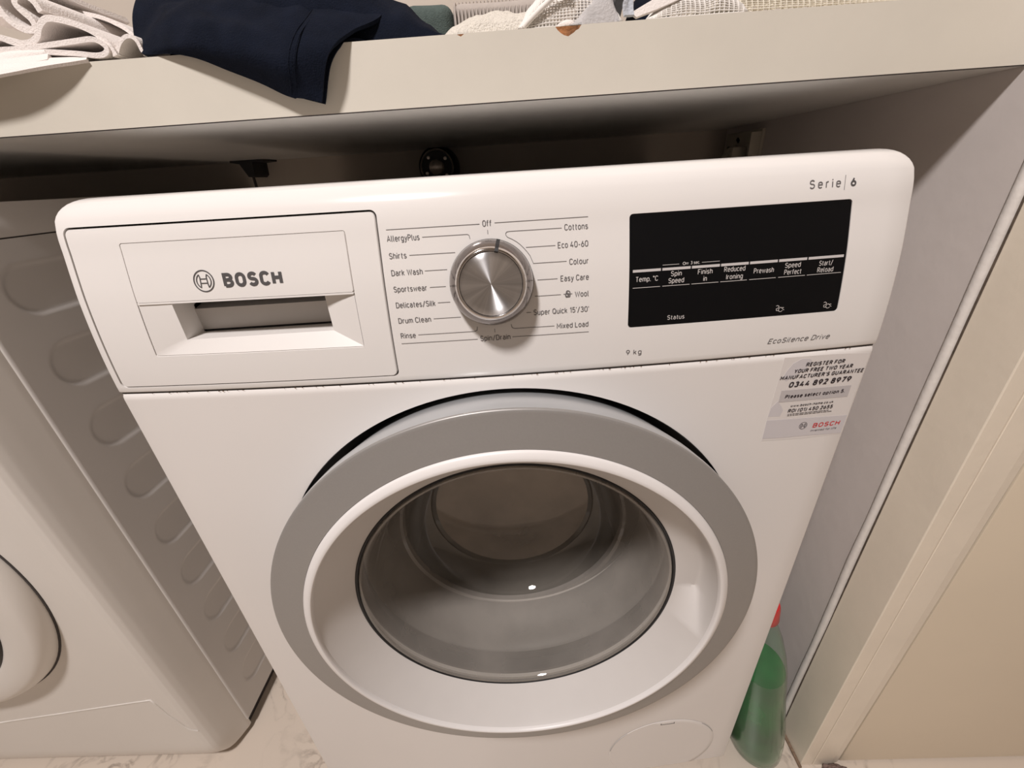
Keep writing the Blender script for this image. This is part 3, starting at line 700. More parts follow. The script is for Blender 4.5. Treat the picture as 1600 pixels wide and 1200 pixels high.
bmesh.ops.rotate(bm, verts=bm.verts, cent=(0, 0, 0), matrix=Matrix.Rotation(ang, 3, 'Y'))
frombm('pointer_mark', bm, 'black', kn)

# ---- body
rows = [(.030, lambda x: .002)]
def bw(z):
    t = min(1, max(0, (z - .0) / .7)); return BOW
rows = [(.028, lambda x: .0015 - BOW * (1 - (x / HW) ** 2))]
z = .030
while z < .698: rows.append((z, lambda x: -BOW * (1 - (x / HW) ** 2))); z += .0334
for zz, d in ((.6995, 0), (.7018, .0004), (.7035, .0014), (.7044, .0032)): rows.append((zz, (lambda d: (lambda x: -BOW * (1 - (x / HW) ** 2) + d))(d)))
rows.append((.7044, lambda x: .10))
rows.append((.7044, lambda x: .55))
V, F = shell(rows, lambda z: HW - .0006, .55)
body = mk('body', V, F, 'enamel')
DX, DZ = .00145, .4796
def cyl(r, y0, y1, cx, cz, n=160):
    V = [(cx + r * math.cos(2 * math.pi * i / n), y0, cz + r * math.sin(2 * math.pi * i / n)) for i in range(n)] + [(cx + r * math.cos(2 * math.pi * i / n), y1, cz + r * math.sin(2 * math.pi * i / n)) for i in range(n)]
    F = [tuple(range(n)), tuple(range(n, 2 * n))] + [(i, (i + 1) % n, n + (i + 1) % n, n + i) for i in range(n)]
    return mk('c', V, F, 'black')
cut(body, [cyl(.2225, -.1, .022, DX, DZ - .0085), cyl(.163, .0, .10, DX, DZ - .0085), cyl(.215, .085, .50, DX, DZ - .0085, 96)]); body.parent = wm
# body top box behind the fascia
box('lid', 'enamel', -.2975, .2975, .1005, .55, .7050, ZTOP - .001, wm, bev=.003)
for sx in (-.24, .24):
    for yy in (.06, .49):
        V, F = lathe([(0, 0), (.022, 0), (.022, .012), (.010, .012), (.010, .030), (0, .030)], 20)
        mk('foot', [(v[0], v[2], v[1]) for v in V], F, 'black', wm, 35, loc=(sx, yy, 0))
# recess lining (black) behind the door
lat('door_recess', [(.2222, -.0105), (.2222, .0215), (.1632, .0215)], 'black', wm, 96, 40, loc=(DX, 0, DZ - .0085))
# drain flap, low right
def body_y(x, z=0): return -BOW * (1 - (x / HW) ** 2)
bm = bmesh.new()
V = []; F = []; n = 72; cx, cz, r = .193, .0865, .077
rr_ = [0, .03, .055, .07, r - .0006, r]
for k, q_ in enumerate(rr_):
    for i in range(n):
        a = 2 * math.pi * i / n; x = cx + q_ * math.cos(a); zc = cz + q_ * math.sin(a) * 1.0
        x = max(min(x, .2975), -.29); zc = max(zc, .031)
        V.append((x, body_y(x) - (.0007 if k < 5 else .0002), zc))
for k in range(5):
    for i in range(n): F.append((k * n + i, k * n + (i + 1) % n, (k + 1) * n + (i + 1) % n, (k + 1) * n + i))
mk('drain_flap', V, F, 'enamel', wm, 40)
P_ = Print(); P_.line([(.1845, .1578), (.1845, .1548), (.2030, .1548), (.2030, .1580)], .0010); P_.build('flap_slot', 'ink_dark', wm, off=.0010, surf=body_y)
for a_, b_ in ((135, 172), (22, 48)): P_ = Print(); P_.ring(cx, cz, r, .0005, 14, a_, b_); P_.build('flap_seam', 'ink', wm, off=.0010, surf=body_y)
P_ = Print(); P_.rect(-.2975, .2975, .7040, .7056); P_.build('seam_shade_strip', 'gap', wm, off=-.0016, surf=body_y)  # added dark strip, paints the shade inside the fascia seam
# dirty seam between fascia and body
P_ = Print()
for i in range(60):
    x = -.285 + .57 * random.random(); l = .0004 + .0012 * random.random(); P_.rect(x, x + l, .7039 - .0003 * random.random(), .7043)
P_.build('seam_grime', 'dirt', wm, off=-.0004, surf=body_y, label='brown grime specks along the seam')['kind'] = 'stuff'

# ---- sticker
def flat_poly(name, pts, m_, parent, off, label=None):
    bm = bmesh.new(); bm.faces.new([bm.verts.new((x, 0, z)) for x, z in pts])
    x = .215
    while x < .30:
        bmesh.ops.bisect_plane(bm, geom=bm.verts[:] + bm.edges[:] + bm.faces[:], plane_co=(x, 0, 0), plane_no=(1, 0, 0)); x += .006
    r = bmesh.ops.extrude_face_region(bm, geom=bm.faces[:]); top = [v for v in r['geom'] if isinstance(v, bmesh.types.BMVert)]; ts = set(top)
    for v in bm.verts: v.co.y = body_y(v.co.x) - (off if v in ts else off - .00012)
    return frombm(name, bm, m_, parent, label=label)
stk = flat_poly('guarantee_sticker', [(.2225, .6225), (.2600, .6208), (.2955, .6212), (.2962, .640), (.2955, .660), (.2958, .6985), (.262, .7005), (.2235, .7012), (.2230, .672), (.2222, .655), (.2222, .640)], 'sticker', wm, .00012, 'clear sticker with black print')
flat_poly('grey_band', [(.2283, .6606), (.2895, .6594), (.2893, .6701), (.2283, .6716)], 'sticker_grey', stk, .00030)
flat_poly('lower_band', [(.2226, .6253), (.238, .6240), (.262, .6236), (.2955, .6222), (.2955, .6405), (.262, .6420), (.2224, .6437)], 'sticker_grey' if False else 'sticker_lilac', stk, .00028)
flat_poly('wrinkled_patch', [(.2262, .6838), (.2290, .6905), (.2320, .6955), (.2385, .6990), (.2450, .6985), (.2475, .6965), (.2440, .6900), (.2380, .6860), (.2300, .6800)], 'sticker_lilac', stk, .00022)
flat_poly('torn_patch', [(.2225, .6475), (.2232, .6560), (.2275, .6615), (.2320, .6565), (.2345, .6520), (.2330, .6465)], 'sticker_lilac', stk, .00022)
P_ = Print()
for s_, a, b, z, cp, bo in [('REGISTER FOR', .243, .2758, .6917, .0036, .025), ('YOUR FREE TWO YEAR', .2344, .2842, .6866, .0036, .025), ("MANUFACTURER'S GUARANTEE", .224, .2954, .6815, .0036, .025), ('0344 892 8979', .233, .2867, .6738, .0052, .03),
    ('Please select option 5.', .2326, .2851, .6636, .0036, .03), ('www.bosch-home.co.uk', .2397, .2779, .6548, .0022, .02), ('ROI (01) 450 2655', .2388, .2787, .6494, .0036, .02), ('Invented for life', .2654, .2892, .6272, .0021, 0)]:
    P_ = Print(); P_.text(s_, a, b, z, cp, bold=bo, shear=.12); P_.build('printed_line', 'ink_black', stk, off=.00040, surf=body_y)
P_ = Print()
for z in (.6476, .6462):
    x = .2395
    while x < .276: l = .0012 + .003 * random.random(); P_.rect(x, x + l, z, z + .0005); x += l + .0005
P_.ring(.2570, .6345, .0034, .0004, 30); armature(P_, .2570, .6345, .0024, .00045)
P_.build('printed_logo', 'ink_black', stk, off=.00040, surf=body_y)
P_ = Print(); P_.text('BOSCH', .2658, .2908, .6312, .0047, bold=.02, shear=.08); P_.build('red_lettering', 'ink_red', stk, off=.00040, surf=body_y, label='red brand lettering')

# ---- door
door = bpy.data.objects.new('door', None); COL.objects.link(door); door.parent = wm
door.location = (DX, 0, DZ); door.rotation_euler = (-.0136, 0, .0057)
lat('outer_rim', [(.2050, .004), (.2068, -.006), (.2108, -.020), (.2148, -.034), (.2170, -.046), (.2173, -.0515)], 'silver_side', door, 180, 60)
lat('silver_ring', [(.2173, -.0515), (.2171, -.0530), (.2162, -.0537), (.2140, -.0540), (.2020, -.0572), (.1880, -.0598), (.1876, -.0592)], 'silver', door, 180, 50)
def dent(r, y, a):
    # finger grip: scooped pocket near the lip on the right, sharp lower facet
    d = math.degrees(a); d = d - 360 if d > 180 else d
    lo, hi = -15.0, 46.0
    if lo < d < hi and .1535 < r < .1792:
        u = (r - .1535) / (.1790 - .1535)
        # ramp starts further out towards the lower end (triangular facet)
        if d < -2: f = (d - lo) / 13.0
        else: f = (1 - (d + 2) / (hi + 2)) ** .9
        g_ = min(1, u / .80)
        dep = .0215 * f * g_
        if u > .90: dep *= max(0, (1 - u) / .10)
        y = y + dep
    return r, y
pr_ = [(.1876, -.0594), (.1874, -.0606), (.1862, -.0618), (.1830, -.0636), (.1806, -.0642), (.1799, -.0638), (.1793, -.0618)]
N_ = 22
for i in range(N_ + 1):
    u = i / N_; pr_.append((.1790 + (.1530 - .1790) * u, -.0600 + (.0600 - .0295) * (u ** .92)))
pr_ += [(.1524, -.0285), (.1522, -.020)]
V, F = lathe(pr_[:8], 240); mk('door_lip', V, F, 'cone', door, 50)
V, F = lathe(pr_[7:], 360, fn=dent); mk('door_trim', V, F, 'cone_grey', door, 30)
lat('glass_seal', [(.1535, -.0300), (.1522, -.0306), (.1508, -.0296), (.1503, -.0270)], 'black', door, 140, 50)
gp = [(.1518, -.0240), (.1510, -.0285), (.1495, -.0305), (.1475, -.0300), (.1455, -.0270), (.1435, -.020), (.1420, -.008), (.1395, .010), (.1340, .035), (.1290, .052), (.1262, .0545), (.1250, .060), (.1180, .074), (.1060, .084), (.0990, .0865), (.0970, .0858), (.0930, .0885), (.060, .0905), (.030, .0910), (.0005, .0912)]
ia = gp.index((.1250, .060)); ib = gp.index((.0930, .0885))
lat('glass_bowl', gp[:ia + 1], 'glass', door, 140, 28)
lat('glass_step', gp[ia:ib + 1], 'glass_mid', door, 140, 28)
lat('glass_end', gp[ib:], 'glass_end', door, 140, 28)
lat('back_frame', [(.1522, -.020), (.153, -.004), (.175, .002), (.2050, .004)], 'black', door, 90, 40)
# gasket and drum (fixed to the body)
gk = [(.1618, .020), (.1600, .012), (.1570, .014), (.1555, .024), (.1580, .036), (.1560, .048), (.1500, .056), (.1490, .066), (.1530, .074), (.1580, .078)]
lat('door_gasket', gk, 'rubber', wm, 120, 60, loc=(DX, 0, DZ - .0085))
lat('drum', [(.158, .082), (.162, .088), (.190, .094), (.212, .108), (.2135, .30), (.210, .44), (.190, .455), (.08, .462), (.0005, .468)], 'steel', wm, 120, 40, loc=(DX, 0, DZ - .0085))
for k in range(3):
    a = math.radians(90 + 120 * k); bm = bmesh.new(); bx(bm, .170, .213, .12, .42, -.022, .022, .012, 3)
    bmesh.ops.rotate(bm, verts=bm.verts, cent=(0, 0, 0), matrix=Matrix.Rotation(-a, 3, 'Y')); frombm('drum_paddle', bm, 'rubber', wm, 40, loc=(DX, 0, DZ - .0085))

# ================================================================== DRYER (left)
dry = thing('tumble_dryer', 'white appliance with embossed side panel standing to the left of the washing machine', 'dryer', (-.7835, .0735, 0))
dxo, dyo = -.7835, .0735
def dl(o): o.parent = dry; o.location = (-dxo, -dyo, 0); return o
XD = -.4861
# embossed side
ys = []; y = .0765
ys = [.0765 + .004, ]; y = .0805
while y < .150: ys.append(y); y += .0018
while y < .46: ys.append(y); y += .03
while y < .52: ys.append(y); y += .004
ys += [.55, .58]
zs = []; z = .028
while z < .8135: zs.append(z); z += .0021
zs.append(.8138)
dents = [.7642 - .0835 * k for k in range(9)]
def dentd(y, z):
    for zc in dents:
        if abs(z - zc) < .035:
            yc0, yc1 = .1065 + .026, .50
            dy = max(yc0 - y, 0, y - yc1); d = math.hypot(dy, z - zc); t = (.0262 - d) / .0045
            return .0026 * min(1, max(0, t)) ** 1.0
    return 0
V = []; F = []
cols = [None] + ys
prof_e = [(-.0028, .0765 - .0003), (-.0012, .0766), (0.0, .0780)]   # rolled front edge, catches the light
for z in zs:
    for dx_, yy in prof_e: V.append((XD + dx_, yy, z))
    for yy in ys: V.append((XD - dentd(yy, z), yy, z))
    V.append((XD - .02, .58, z))
nc = len(prof_e) + len(ys) + 1
for i in range(len(zs) - 1):
    for j in range(nc - 1): F.append((i * nc + j, i * nc + j + 1, (i + 1) * nc + j + 1, (i + 1) * nc + j))
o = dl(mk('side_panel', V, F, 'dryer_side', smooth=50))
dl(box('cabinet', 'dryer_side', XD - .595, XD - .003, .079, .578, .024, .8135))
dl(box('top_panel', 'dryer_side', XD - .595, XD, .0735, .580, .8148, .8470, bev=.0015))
dl(box('seam', 'gap', XD - .594, XD - .0008, .077, .579, .8130, .8150))
# front panel, sloped side margins
DXL, DXR = XD - .595, XD - .0016
EDGE = [(0, .0735), (.0040, .0480), (.0065, .0360), (.0095, .0288), (.0135, .0245), (.0190, .0224), (.0260, .0217), (.05, .0213), (1, .0213)]
def dry_y(x, z):
    d = min(DXR - x, x - DXL); k = min(1.0, max(.05, (z - .010) / .05) ** .6); d = d / (1.7 - .7 * k)
    for a, b in zip(EDGE, EDGE[1:]):
        if d <= b[0]: y = a[1] + (b[1] - a[1]) * (max(d, 0) - a[0]) / (b[0] - a[0]); break
    if z < .07: y += .026 * (1 - z / .07) ** 2 * min(1, (.0735 - y) / .05)
    return y
xs = [DXR - .0007 * i for i in range(50)]
while xs[-1] > DXL + .05: xs.append(xs[-1] - .012)
xs += [DXL + .001 * i for i in range(40, -1, -1)]
zs2 = [.012, .014, .017, .021, .026, .032, .04, .05, .06, .07, .08, .09, .10] + [.10 + .02 * i for i in range(1, 35)] + [.8138]
V = []; F = []
for z in zs2:
    V.append((xs[0], .0795, z))
    for x in xs: V.append((x, dry_y(x, z) + (.0012 if z == .012 else 0), z))
    V.append((xs[-1], .0795, z))
nc = len(xs) + 2
for i in range(len(zs2) - 1):
    for j in range(nc - 1): F.append((i * nc + j, i * nc + j + 1, (i + 1) * nc + j + 1, (i + 1) * nc + j))
F.append(tuple(range(nc)))
dl(mk('front_panel', V, F, 'dryer', smooth=50))
dl(box('plinth', 'gap', XD - .59, XD - .012, .079, .56, .0005, .0245))
# kick flap on the front: raised outline
def ridge(name, pts, w_, h, m_):
    V = []; F = []
    P2 = []
    for i in range(len(pts) - 1):
        a, b = Vector(pts[i]), Vector(pts[i + 1]); n = max(1, int((b - a).length / .01))
        P2 += [a.lerp(b, t / n) for t in range(n)]
    P2.append(Vector(pts[-1]))
    path = [(p.x, dry_y(p.x, p.y) - h * .3, p.y) for p in P2]
    V, F = tube(path, w_, 6); return dl(mk(name, V, F, m_, smooth=60))
ridge('kick_flap_edge', [(-1.0, .156), (-.783, .160), (-.5310, .2080), (-.5237, .1680), (-.5103, .1250), (-.5020, .1150)], .0011, .001, 'dryer')
# dryer door
dd = bpy.data.objects.new('dryer_door', None); COL.objects.link(dd); dd.parent = dry; dd.location = (0, .0212 - dyo, .4520)
lat('door_shadow_gap', [(.2275, .002), (.2265, -.0010), (.2240, -.0010), (.2235, .002)], 'gap', dd, 120)
lat('door_frame', [(.2245, .001), (.2246, -.005), (.2235, -.010), (.2205, -.0150), (.2170, -.0185), (.2120, -.0205), (.2000, -.0215), (.1840, -.0205), (.1800, -.0190), (.1785, -.015)], 'dryer', dd, 120, 50)
lat('door_window', [(.1788, -.0155), (.1700, -.020), (.10, -.027), (.0005, -.030)], 'black_glass', dd, 90, 50)

# ================================================================== BOTTLE
bt = thing('detergent_bottle', 'green liquid bottle with a red cap on the floor right of the washing machine', 'bottle', (.3630, .040, .0022)); bt.rotation_euler = (0, math.radians(-9.0), 0)
def ell(prof_, sx, sy, n=48, off=0):
    V = []; F = []
    for (r, z) in prof_:
        for i in range(n):
            a = 2 * math.pi * i / n; V.append((r * sx * math.cos(a), r * sy * math.sin(a), z))
    k = len(prof_)
    for t in range(k - 1):
        for i in range(n): F.append((t * n + i, t * n + (i + 1) % n, (t + 1) * n + (i + 1) % n, (t + 1) * n + i))
    F.append(tuple(range(n))); F.append(tuple((k - 1) * n + i for i in range(n)))
    return V, F
bp_ = [(.030, .0045), (.038, .0055), (.042, .012), (.0435, .04), (.0430, .08), (.0400, .125), (.0375, .160), (.0365, .19), (.0350, .22), (.0310, .255), (.0250, .285), (.0180, .308), (.0140, .318), (.0135, .328)]
V, F = ell(bp_, .86, 1.0); mk('bottle_body', V, F, 'bottle', bt, 60)
V, F = ell([(r - .0016, max(z, .002)) for r, z in bp_ if z < .21] + [(.0338, .218)], 0.84, .97); mk('liquid', V, F, 'liquid', bt, 60, label='green liquid filling two thirds')
V, F = ell([(.0150, .322), (.0160, .324), (.0160, .346), (.0150, .350)], 1, 1); mk('cap', V, F, 'red_cap', bt, 35, label='red screw cap')

# ================================================================== LAUNDRY ON THE WORKTOP
def ribbon(name, path, y0, y1, m_, th=.0022, ny=10, parent=None, wob=.0006, seed=0, taper=0.0):
    P = bez([(p[0], p[1], 0) for p in path], 6); V = []; F = []; n = len(P)
    for j in range(ny + 1):
        t = j / ny; y = y0 + (y1 - y0) * t
        for i, p in enumerate(P):
            q_ = Vector((p.x * 22, p.y * 22, y * 14 + seed)); d = noise.noise(q_) * wob * (1 + t)
            V.append((p.x + d * .6, y + noise.noise(q_ + Vector((9, 9, 9))) * .002, max(p.y + d - taper * t * 0, ZT + th * .6 if y > YW - .002 else -1)))
    for j in range(ny):
        for i in range(n - 1): F.append((j * n + i, j * n + i + 1, (j + 1) * n + i + 1, (j + 1) * n + i))
    o = mk(name, V, F, m_, parent, None); 
    md = o.modifiers.new('s', 'SOLIDIFY'); md.thickness = th; md.offset = 0
    bpy.context.view_layer.update(); me = bpy.data.meshes.new_from_object(o.evaluated_get(bpy.context.evaluated_depsgraph_get())); o.modifiers.clear(); o.data = me
    for p in me.polygons: p.use_smooth = True
    me.set_sharp_from_angle(angle=math.radians(60))
    return o
wc = thing('folded_white_garment', 'white cotton garment loosely folded in looping layers at the left end of the worktop', 'clothing', (-.33, .14, ZT))
def wl(o): o.parent = wc; o.location = (.33, -.14, -ZT); return o
wl(ribbon('curled_hem', [(-.331, .990), (-.343, .9860), (-.3500, .9780), (-.3490, .9690), (-.3440, .9625), (-.3370, .9592), (-.3308, .9600), (-.3305, .9650), (-.3345, .9700), (-.3370, .9745), (-.3340, .9785), (-.3280, .9790), (-.3230, .9750), (-.3210, .9690)], .098, .20, 'white_cotton', .0042, seed=1))
wl(ribbon('upper_fold', [(-.42, .962), (-.3899, .9600), (-.3640, .9570), (-.3520, .9528), (-.3405, .9516), (-.3320, .9545), (-.3262, .9605), (-.3190, .9642), (-.3100, .9632), (-.2990, .9600), (-.2879, .9545), (-.2810, .9475), (-.2785, .9400)], .098, .17, 'white_cotton', .0040, seed=2))
wl(ribbon('looped_fold', [(-.42, .9520), (-.3962, .9501), (-.3668, .9483), (-.3465, .9483), (-.3258, .9490), (-.3028, .9500), (-.2890, .9500), (-.2825, .9457), (-.2832, .9420), (-.2906, .9405), (-.3092, .9430), (-.3383, .9455), (-.3697, .9440), (-.42, .944)], .097, .17, 'white_cotton', .0034, seed=3))
wl(ribbon('back_fold', [(-.42, .985), (-.36, .986), (-.3223, .9799), (-.3066, .9736), (-.2978, .9676), (-.2932, .9600), (-.290, .950)], .15, .20, 'white_cotton', .0030, seed=4))
wl(ribbon('end_tab', [(-.2800, .9400), (-.2740, .9474), (-.2681, .9512), (-.2629, .9514), (-.2596, .9482), (-.2585, .9427), (-.2570, .9395)], .100, .15, 'white_cotton', .0026, seed=5))
# bottom layer that hangs a little over the front edge
rws = [[(-.46, .30, .9395), (-.46, .14, .9395), (-.46, .099, .9400), (-.46, .084, .9300), (-.46, .080, .9215)],
    [(-.3883, .30, .9395), (-.3883, .14, .9395), (-.3883, .099, .9405), (-.3883, .084, .9330), (-.3883, .080, .9258)],
    [(-.3566, .30, .9395), (-.3566, .14, .9395), (-.3566, .100, .9410), (-.3566, .086, .9345), (-.3566, .081, .9288)],
    [(-.3300, .30, .9395), (-.3300, .14, .9395), (-.3300, .101, .9405), (-.3270, .091, .9375), (-.3250, .086, .9330)],
    [(-.3050, .30, .9395), (-.3050, .14, .9395), (-.3020, .104, .9400), (-.3000, .098, .9392), (-.2980, .094, .9368)]]
def sheet(name, rws, m_, parent=None, th=.002, nu=8, nv=6, wob=0.0, ws=20, seed=0, smooth=70, fade=0.0):
    cols = [bez(r, nv) for r in rws]; k = len(cols[0]); L = [bez([c[i] for c in cols], nu) for i in range(k)]; n = len(L[0])
    V = []; F = []
    for i in range(k):
        for j in range(n):
            p = L[i][j]; d = noise.noise(p * ws + Vector((seed, 0, 0))) * wob + noise.noise(p * ws * 2.3 + Vector((seed, 3, 0))) * wob * .4
            d *= 1 - fade * (i / (k - 1)) ** 1.5
            V.append((p.x + d * .2, p.y - d * .5, p.z + d * .7))
    for i in range(k - 1):
        for j in range(n - 1): F.append((i * n + j, i * n + j + 1, (i + 1) * n + j + 1, (i + 1) * n + j))
    o = mk(name, V, F, m_, parent, None); md = o.modifiers.new('s', 'SOLIDIFY'); md.thickness = th; md.offset = 0
    bpy.context.view_layer.update(); me = bpy.data.meshes.new_from_object(o.evaluated_get(bpy.context.evaluated_depsgraph_get())); o.modifiers.clear(); o.data = me
    for p in me.polygons: p.use_smooth = True
    me.set_sharp_from_angle(angle=math.radians(smooth)); return o
wl(sheet('middle_layer', [[(x, y + .0055 * (1 if y < .1 else 0), z + .0052) for x, y, z in r] for r in rws[:4]], 'white_cotton', th=.0026, wob=.0005, ws=30))
wl(sheet('bottom_layer', rws, 'white_cotton', th=.0022, wob=.0003, ws=40))

# navy garment
nv_ = thing('navy_garment', 'navy jersey garment with one short leg draped over the worktop edge', 'clothing', (-.15, .14, ZT))
def nl(o): o.parent = nv_; o.location = (.15, -.14, -ZT); return o
R0 = [(-.2780, .2, 1.021), (-.2740, .15, .9848), (-.2723, .12, .9638), (-.2632, .105, .9503), (-.259, .1, .943), (-.2545, .098, .9395)]
R1 = [(-.2639, .22, 1.0382), (-.2486, .16, .9987), (-.2378, .12, .9718), (-.2316, .1, .9537), (-.2258, .09, .9415), (-.2205, .091, .9350)]
R2 = [(-.2065, .22, 1.0304), (-.1961, .16, .9936), (-.1874, .115, .9682), (-.1802, .088, .9477), (-.1738, .080, .9312), (-.1734, .089, .9170)]
R3 = [(-.1604, .2, 1.0124), (-.1500, .15, .9830), (-.1438, .110, .9597), (-.1432, .085, .9401), (-.1457, .078, .9239), (-.1532, .089, .9070)]
R4 = [(-.1443, .2, 1.0071), (-.1307, .15, .9794), (-.1245, .112, .9576), (-.1306, .088, .9393), (-.1360, .079, .9227), (-.1438, .088, .9034)]
R5 = [(-.1187, .2, .9968), (-.0892, .15, .9738), (-.0741, .118, .9558), (-.0925, .099, .9425), (-.1097, .085, .9273), (-.1242, .0885, .8986)]
nl(sheet('draped_leg', [R0, R1, R2, R3, R4], 'navy', th=.002, nu=14, nv=12, wob=.012, ws=22, seed=4, fade=.85))
o5 = .0016
def offp(r): return [(x, y - o5, z + o5 * .5) for x, y, z in r]
nl(sheet('hem_cuff', [offp(R4), [tuple((Vector(a) + Vector(b)) / 2 + Vector((0, -.002, .0012))) for a, b in zip(R4, R5)], offp(R5)], 'navy', th=.0026, nu=10, nv=9, wob=.003, ws=30, seed=4, fade=.8))
# underside of the leg (gives the cuff its opening)
U4 = [(-.120, .18, .952), (-.116, .13, .9410), (-.118, .108, .9395), (-.121, .097, .9385), (-.130, .0932, .930), (-.1440, .0922, .9050)]
U5 = [(-.090, .18, .952), (-.078, .13, .9405), (-.084, .110, .9392), (-.098, .098, .9385), (-.1125, .0930, .925), (-.1238, .0922, .8990)]
U3 = [(-.1734, .2, .952), (-.168, .13, .941), (-.166, .108, .9395), (-.165, .097, .9385), (-.166, .0932, .930), (-.168, .0922, .9150)]
nl(sheet('leg_underside', [U3, U4, U5], 'navy', th=.0014, nu=6, nv=8))
# seam stitches at the cuff
V = []; F = []
ln = bez(offp(R4), 14)
for dx_, w_ in ((-.0012, .0005), (.0030, .0004)):
    nl(mk('seam_line', *tube([tuple(p + Vector((dx_, -.0018, .0012))) for p in ln], w_, 6), 'navy', smooth=60))

def mound(name, x0, x1, y0, y1, prof_pts, m_, wob=.003, ws=30, seed=0, nx=60, ny=24, parent=None, z0=ZT + .0006, pw=1.0):
    """fabric heap resting on the worktop: silhouette heights prof_pts [(x,h)] """
    def hh(x):
        P = prof_pts
        if x <= P[0][0]: return P[0][1]
        for i in range(len(P) - 1):
            if x <= P[i + 1][0]:
                t = (x - P[i][0]) / (P[i + 1][0] - P[i][0]); t = t * t * (3 - 2 * t); return P[i][1] * (1 - t) + P[i + 1][1] * t
        return P[-1][1]
    V = []; F = []
    for j in range(ny + 1):
        t = (j / ny) ** pw; y = y0 + (y1 - y0) * t; f = math.sin(math.pi * min(1, max(0, t))) ** .42 if 0 < t < 1 else 0
        for i in range(nx + 1):
            s_ = i / nx; x = x0 + (x1 - x0) * s_; g_ = math.sin(math.pi * s_) ** .35 if 0 < s_ < 1 else 0
            q_ = Vector((x * ws, y * ws, seed)); d = noise.noise(q_) * wob + noise.noise(q_ * 2.2) * wob * .5
            h = max(0, hh(x) * f * g_ + d * f * g_)
            V.append((x, y + noise.noise(q_ * .7 + Vector((5, 5, 5))) * wob * f, z0 + h))
    for j in range(ny):
        for i in range(nx): F.append((j * (nx + 1) + i, j * (nx + 1) + i + 1, (j + 1) * (nx + 1) + i + 1, (j + 1) * (nx + 1) + i))
    F.append(tuple(list(range(nx + 1)) + [j * (nx + 1) + nx for j in range(1, ny + 1)] + [ny * (nx + 1) + i for i in range(nx - 1, -1, -1)] + [j * (nx + 1) for j in range(ny - 1, 0, -1)]))
    return mk(name, V, F, m_, parent, 70, fix=False)
nl(mound('gathered_body', -.245, -.0165, .108, .195, [(-.262, .035), (-.22, .055), (-.12, .060), (-.06, .038), (-.042, .026), (-.028, .016), (-.0165, .006)], 'navy', .010, 26, 3))

# striped knit behind
kt = thing('knitted_blanket', 'folded knit with a dark green block beside a ribbed beige block, at the back', 'blanket', (-.0, .25, ZT))
def kl(o): o.parent = kt; o.location = (0, -.25, -ZT); return o
def cushion(name, x0, x1, y0, y1, z0, z1, r, m_, wob=.002, seed=0, ribs=0):
    bm = bmesh.new(); bx(bm, x0, x1, y0, y1, z0, z1, r, 5); bmesh.ops.subdivide_edges(bm, edges=[e for e in bm.edges if e.calc_length() > .02], cuts=14, use_grid_fill=True)
    for v in bm.verts:
        q_ = v.co * 25 + Vector((seed, 0, 0)); d = noise.noise(q_) * wob; v.co += Vector((0, d, d))
        if v.co.z < ZT + .0006: v.co.z = ZT + .0006
    return frombm(name, bm, m_, None, 60)
kl(cushion('green_block', -.075, -.0285, .205, .26, ZT + .0006, ZT + .052, .010, 'green', .004, 1))
kl(cushion('beige_block', -.0285, .060, .205, .26, ZT + .0006, ZT + .050, .008, 'beige_knit', .0015, 2))
x = -.026
while x < .058:
    V, F = tube([(x, .2035, ZT + .006), (x, .2030, ZT + .042), (x, .212, ZT + .0505), (x, .25, ZT + .0508)], .0011, 5); kl(mk('knit_rib', V, F, 'beige_knit', smooth=60)); x += .0034
tw = mound('terry_cloth', -.034, .062, .106, .19, [(-.034, .004), (-.020, .017), (-.006, .021), (.02, .0215), (.045, .022), (.062, .018)], 'terry', .0035, 60, 8, nx=90, ny=40); tag(tw, 'cream terry cloth lying crumpled just right of the navy garment', 'cloth')

def net(name, x0, x1, y0, y1, prof_pts, m_, cell, wire, seed, wob=.004, parent=None, lift=.0):
    nx = int((x1 - x0) / cell); ny = max(4, int((y1 - y0) / cell * 1.2))
    o = mound(name, x0, x1, y0, y1, prof_pts, m_, wob, 32, seed, nx, ny, z0=ZT + .0012 + lift, pw=2.1)
    bm = bmesh.new(); bm.from_mesh(o.data); big = [f for f in bm.faces if len(f.verts) > 4]; bmesh.ops.delete(bm, geom=big, context='FACES_ONLY'); bm.to_mesh(o.data); bm.free()
    md = o.modifiers.new('w', 'WIREFRAME'); md.thickness = wire; md.use_even_offset = False; md.use_boundary = True
    bpy.context.view_layer.update(); me = bpy.data.meshes.new_from_object(o.evaluated_get(bpy.context.evaluated_depsgraph_get())); o.modifiers.clear(); o.data = me
    if parent: o.parent = parent
    return o
def holder(o, t, lx, ly, lz): o.parent = t; o.location = (-lx, -ly, -lz); return o
nb = thing('net_laundry_bag', 'white net laundry bag with pale grey cloth inside, above the larger edge chip', 'laundry bag', (.07, .14, ZT))
holder(net('netting', .030, .108, .101, .175, [(.030, .014), (.040, .026), (.055, .034), (.085, .036), (.108, .024)], 'mesh_bag', .0026, .0013, 11), nb, .07, .14, ZT)
V, F = tube(bez([(.034, .101, .939), (.041, .099, .9440), (.050, .098, .9500), (.060, .098, .9560), (.072, .100, .9600)], 8), .0019, 8); holder(mk('zip_tape', V, F, 'mesh_bag', smooth=60), nb, .07, .14, ZT)
V, F = tube(bez([(.058, .0985, .9535), (.064, .098, .9560), (.070, .0985, .9540)], 6), .0016, 6); holder(mk('cord_knot', V, F, 'mesh_cream', smooth=60), nb, .07, .14, ZT)
gc = mound('grey_washcloth', .068, .106, .098, .16, [(.068, .008), (.085, .024), (.098, .030), (.106, .020)], 'grey_cloth', .005, 50, 5, nx=50, ny=30); tag(gc, 'pale grey washcloth bunched between the two net bags', 'cloth')
bm = bmesh.new(); bmesh.ops.create_uvsphere(bm, u_segments=24, v_segments=14, radius=1)
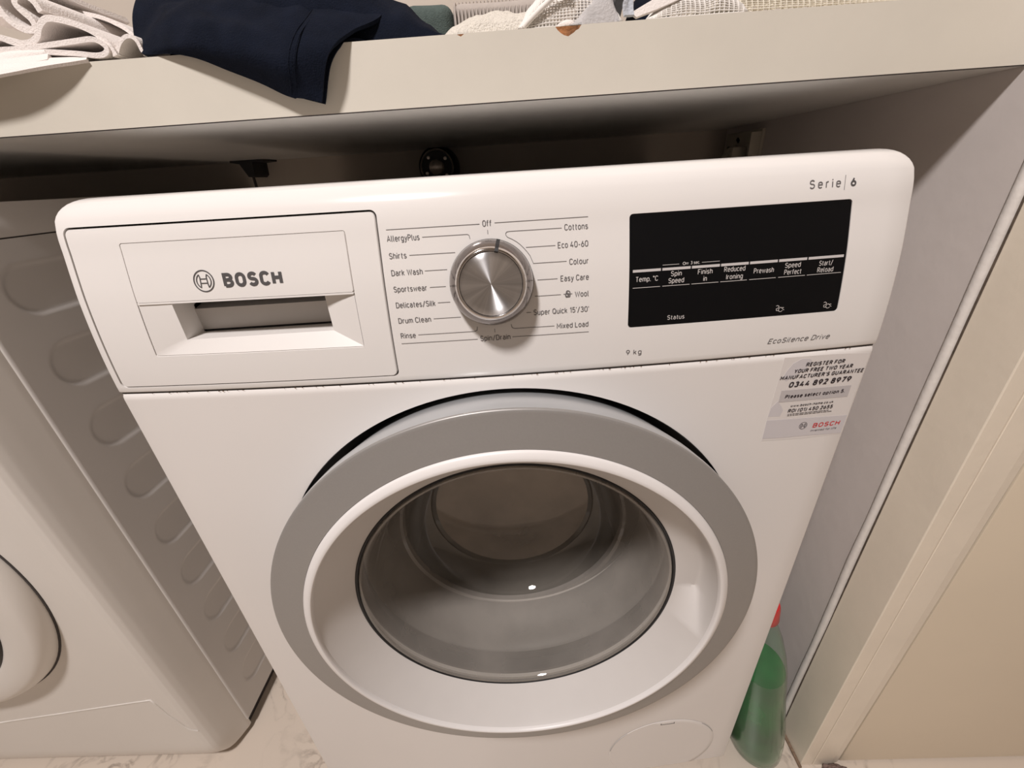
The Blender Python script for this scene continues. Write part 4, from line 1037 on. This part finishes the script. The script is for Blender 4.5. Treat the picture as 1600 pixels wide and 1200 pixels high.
for v in bm.verts: v.co = Vector((v.co.x * .0085, v.co.y * .006, max(-.1, v.co.z) * .0042 * (1 + .3 * noise.noise(v.co * 2))))
tag(frombm('white_tuft', bm, 'white_cotton', smooth=60, loc=(.0665, .1045, ZT + .0012)), 'small white scrap of fabric sitting right above the brown chip', 'fabric scrap')
bc = sheet('blue_cloth', [[(.108, .18, .945), (.1065, .14, .958), (.1075, .104, .952), (.1085, .0985, .9405)], [(.113, .18, .950), (.112, .14, .964), (.1115, .108, .960), (.1125, .100, .9405)], [(.120, .18, .948), (.117, .14, .960), (.1155, .106, .956), (.1160, .100, .9405)]], 'blue_cloth', th=.002, wob=.003, ws=60); tag(bc, 'pale blue cloth strip standing beside the black sock', 'cloth')
dk = mound('black_sock', .118, .150, .112, .18, [(.118, .014), (.126, .026), (.140, .024), (.150, .014)], 'navy', .003, 40, 9, nx=30, ny=20); tag(dk, 'small black sock between the pale blue cloth and white strap', 'sock')
st = sheet('white_strap', [[(.114, .102, .9425), (.118, .101, .9395)], [(.132, .103, .9500), (.136, .101, .9440)], [(.150, .106, .9560), (.154, .104, .9500)], [(.168, .112, .9630), (.172, .110, .9570)]], 'white_cotton', th=.0026); tag(st, 'flat white strap slanting up in front of the black sock', 'strap')
n2 = thing('cream_net_bag', 'large cream net laundry bag spread along the right part of the worktop', 'laundry bag', (.22, .15, ZT))
holder(net('netting', .126, .200, .1005, .19, [(.126, .008), (.140, .024), (.155, .026), (.168, .022), (.180, .030), (.200, .024)], 'mesh_bag', .0034, .0015, 21), n2, .22, .15, ZT)
holder(net('netting', .166, .330, .103, .22, [(.166, .020), (.185, .032), (.21, .026), (.25, .022), (.29, .015), (.33, .006)], 'mesh_cream', .0042, .0014, 25), n2, .22, .15, ZT)
holder(mound('lining', .172, .205, .108, .17, [(.172, .020), (.182, .030), (.205, .020)], 'mesh_cream', .003, 40, 14, nx=30, ny=20), n2, .22, .15, ZT)
# tall heap further back so the top right corner is filled with laundry, as in the photo
hp = mound('pale_towel', .030, .300, .275, .38, [(.03, .035), (.10, .045), (.20, .034), (.26, .022), (.30, .012)], 'terry', .006, 20, 30, nx=80, ny=30); tag(hp, 'pale towel heaped at the back behind the net laundry bags', 'towel')
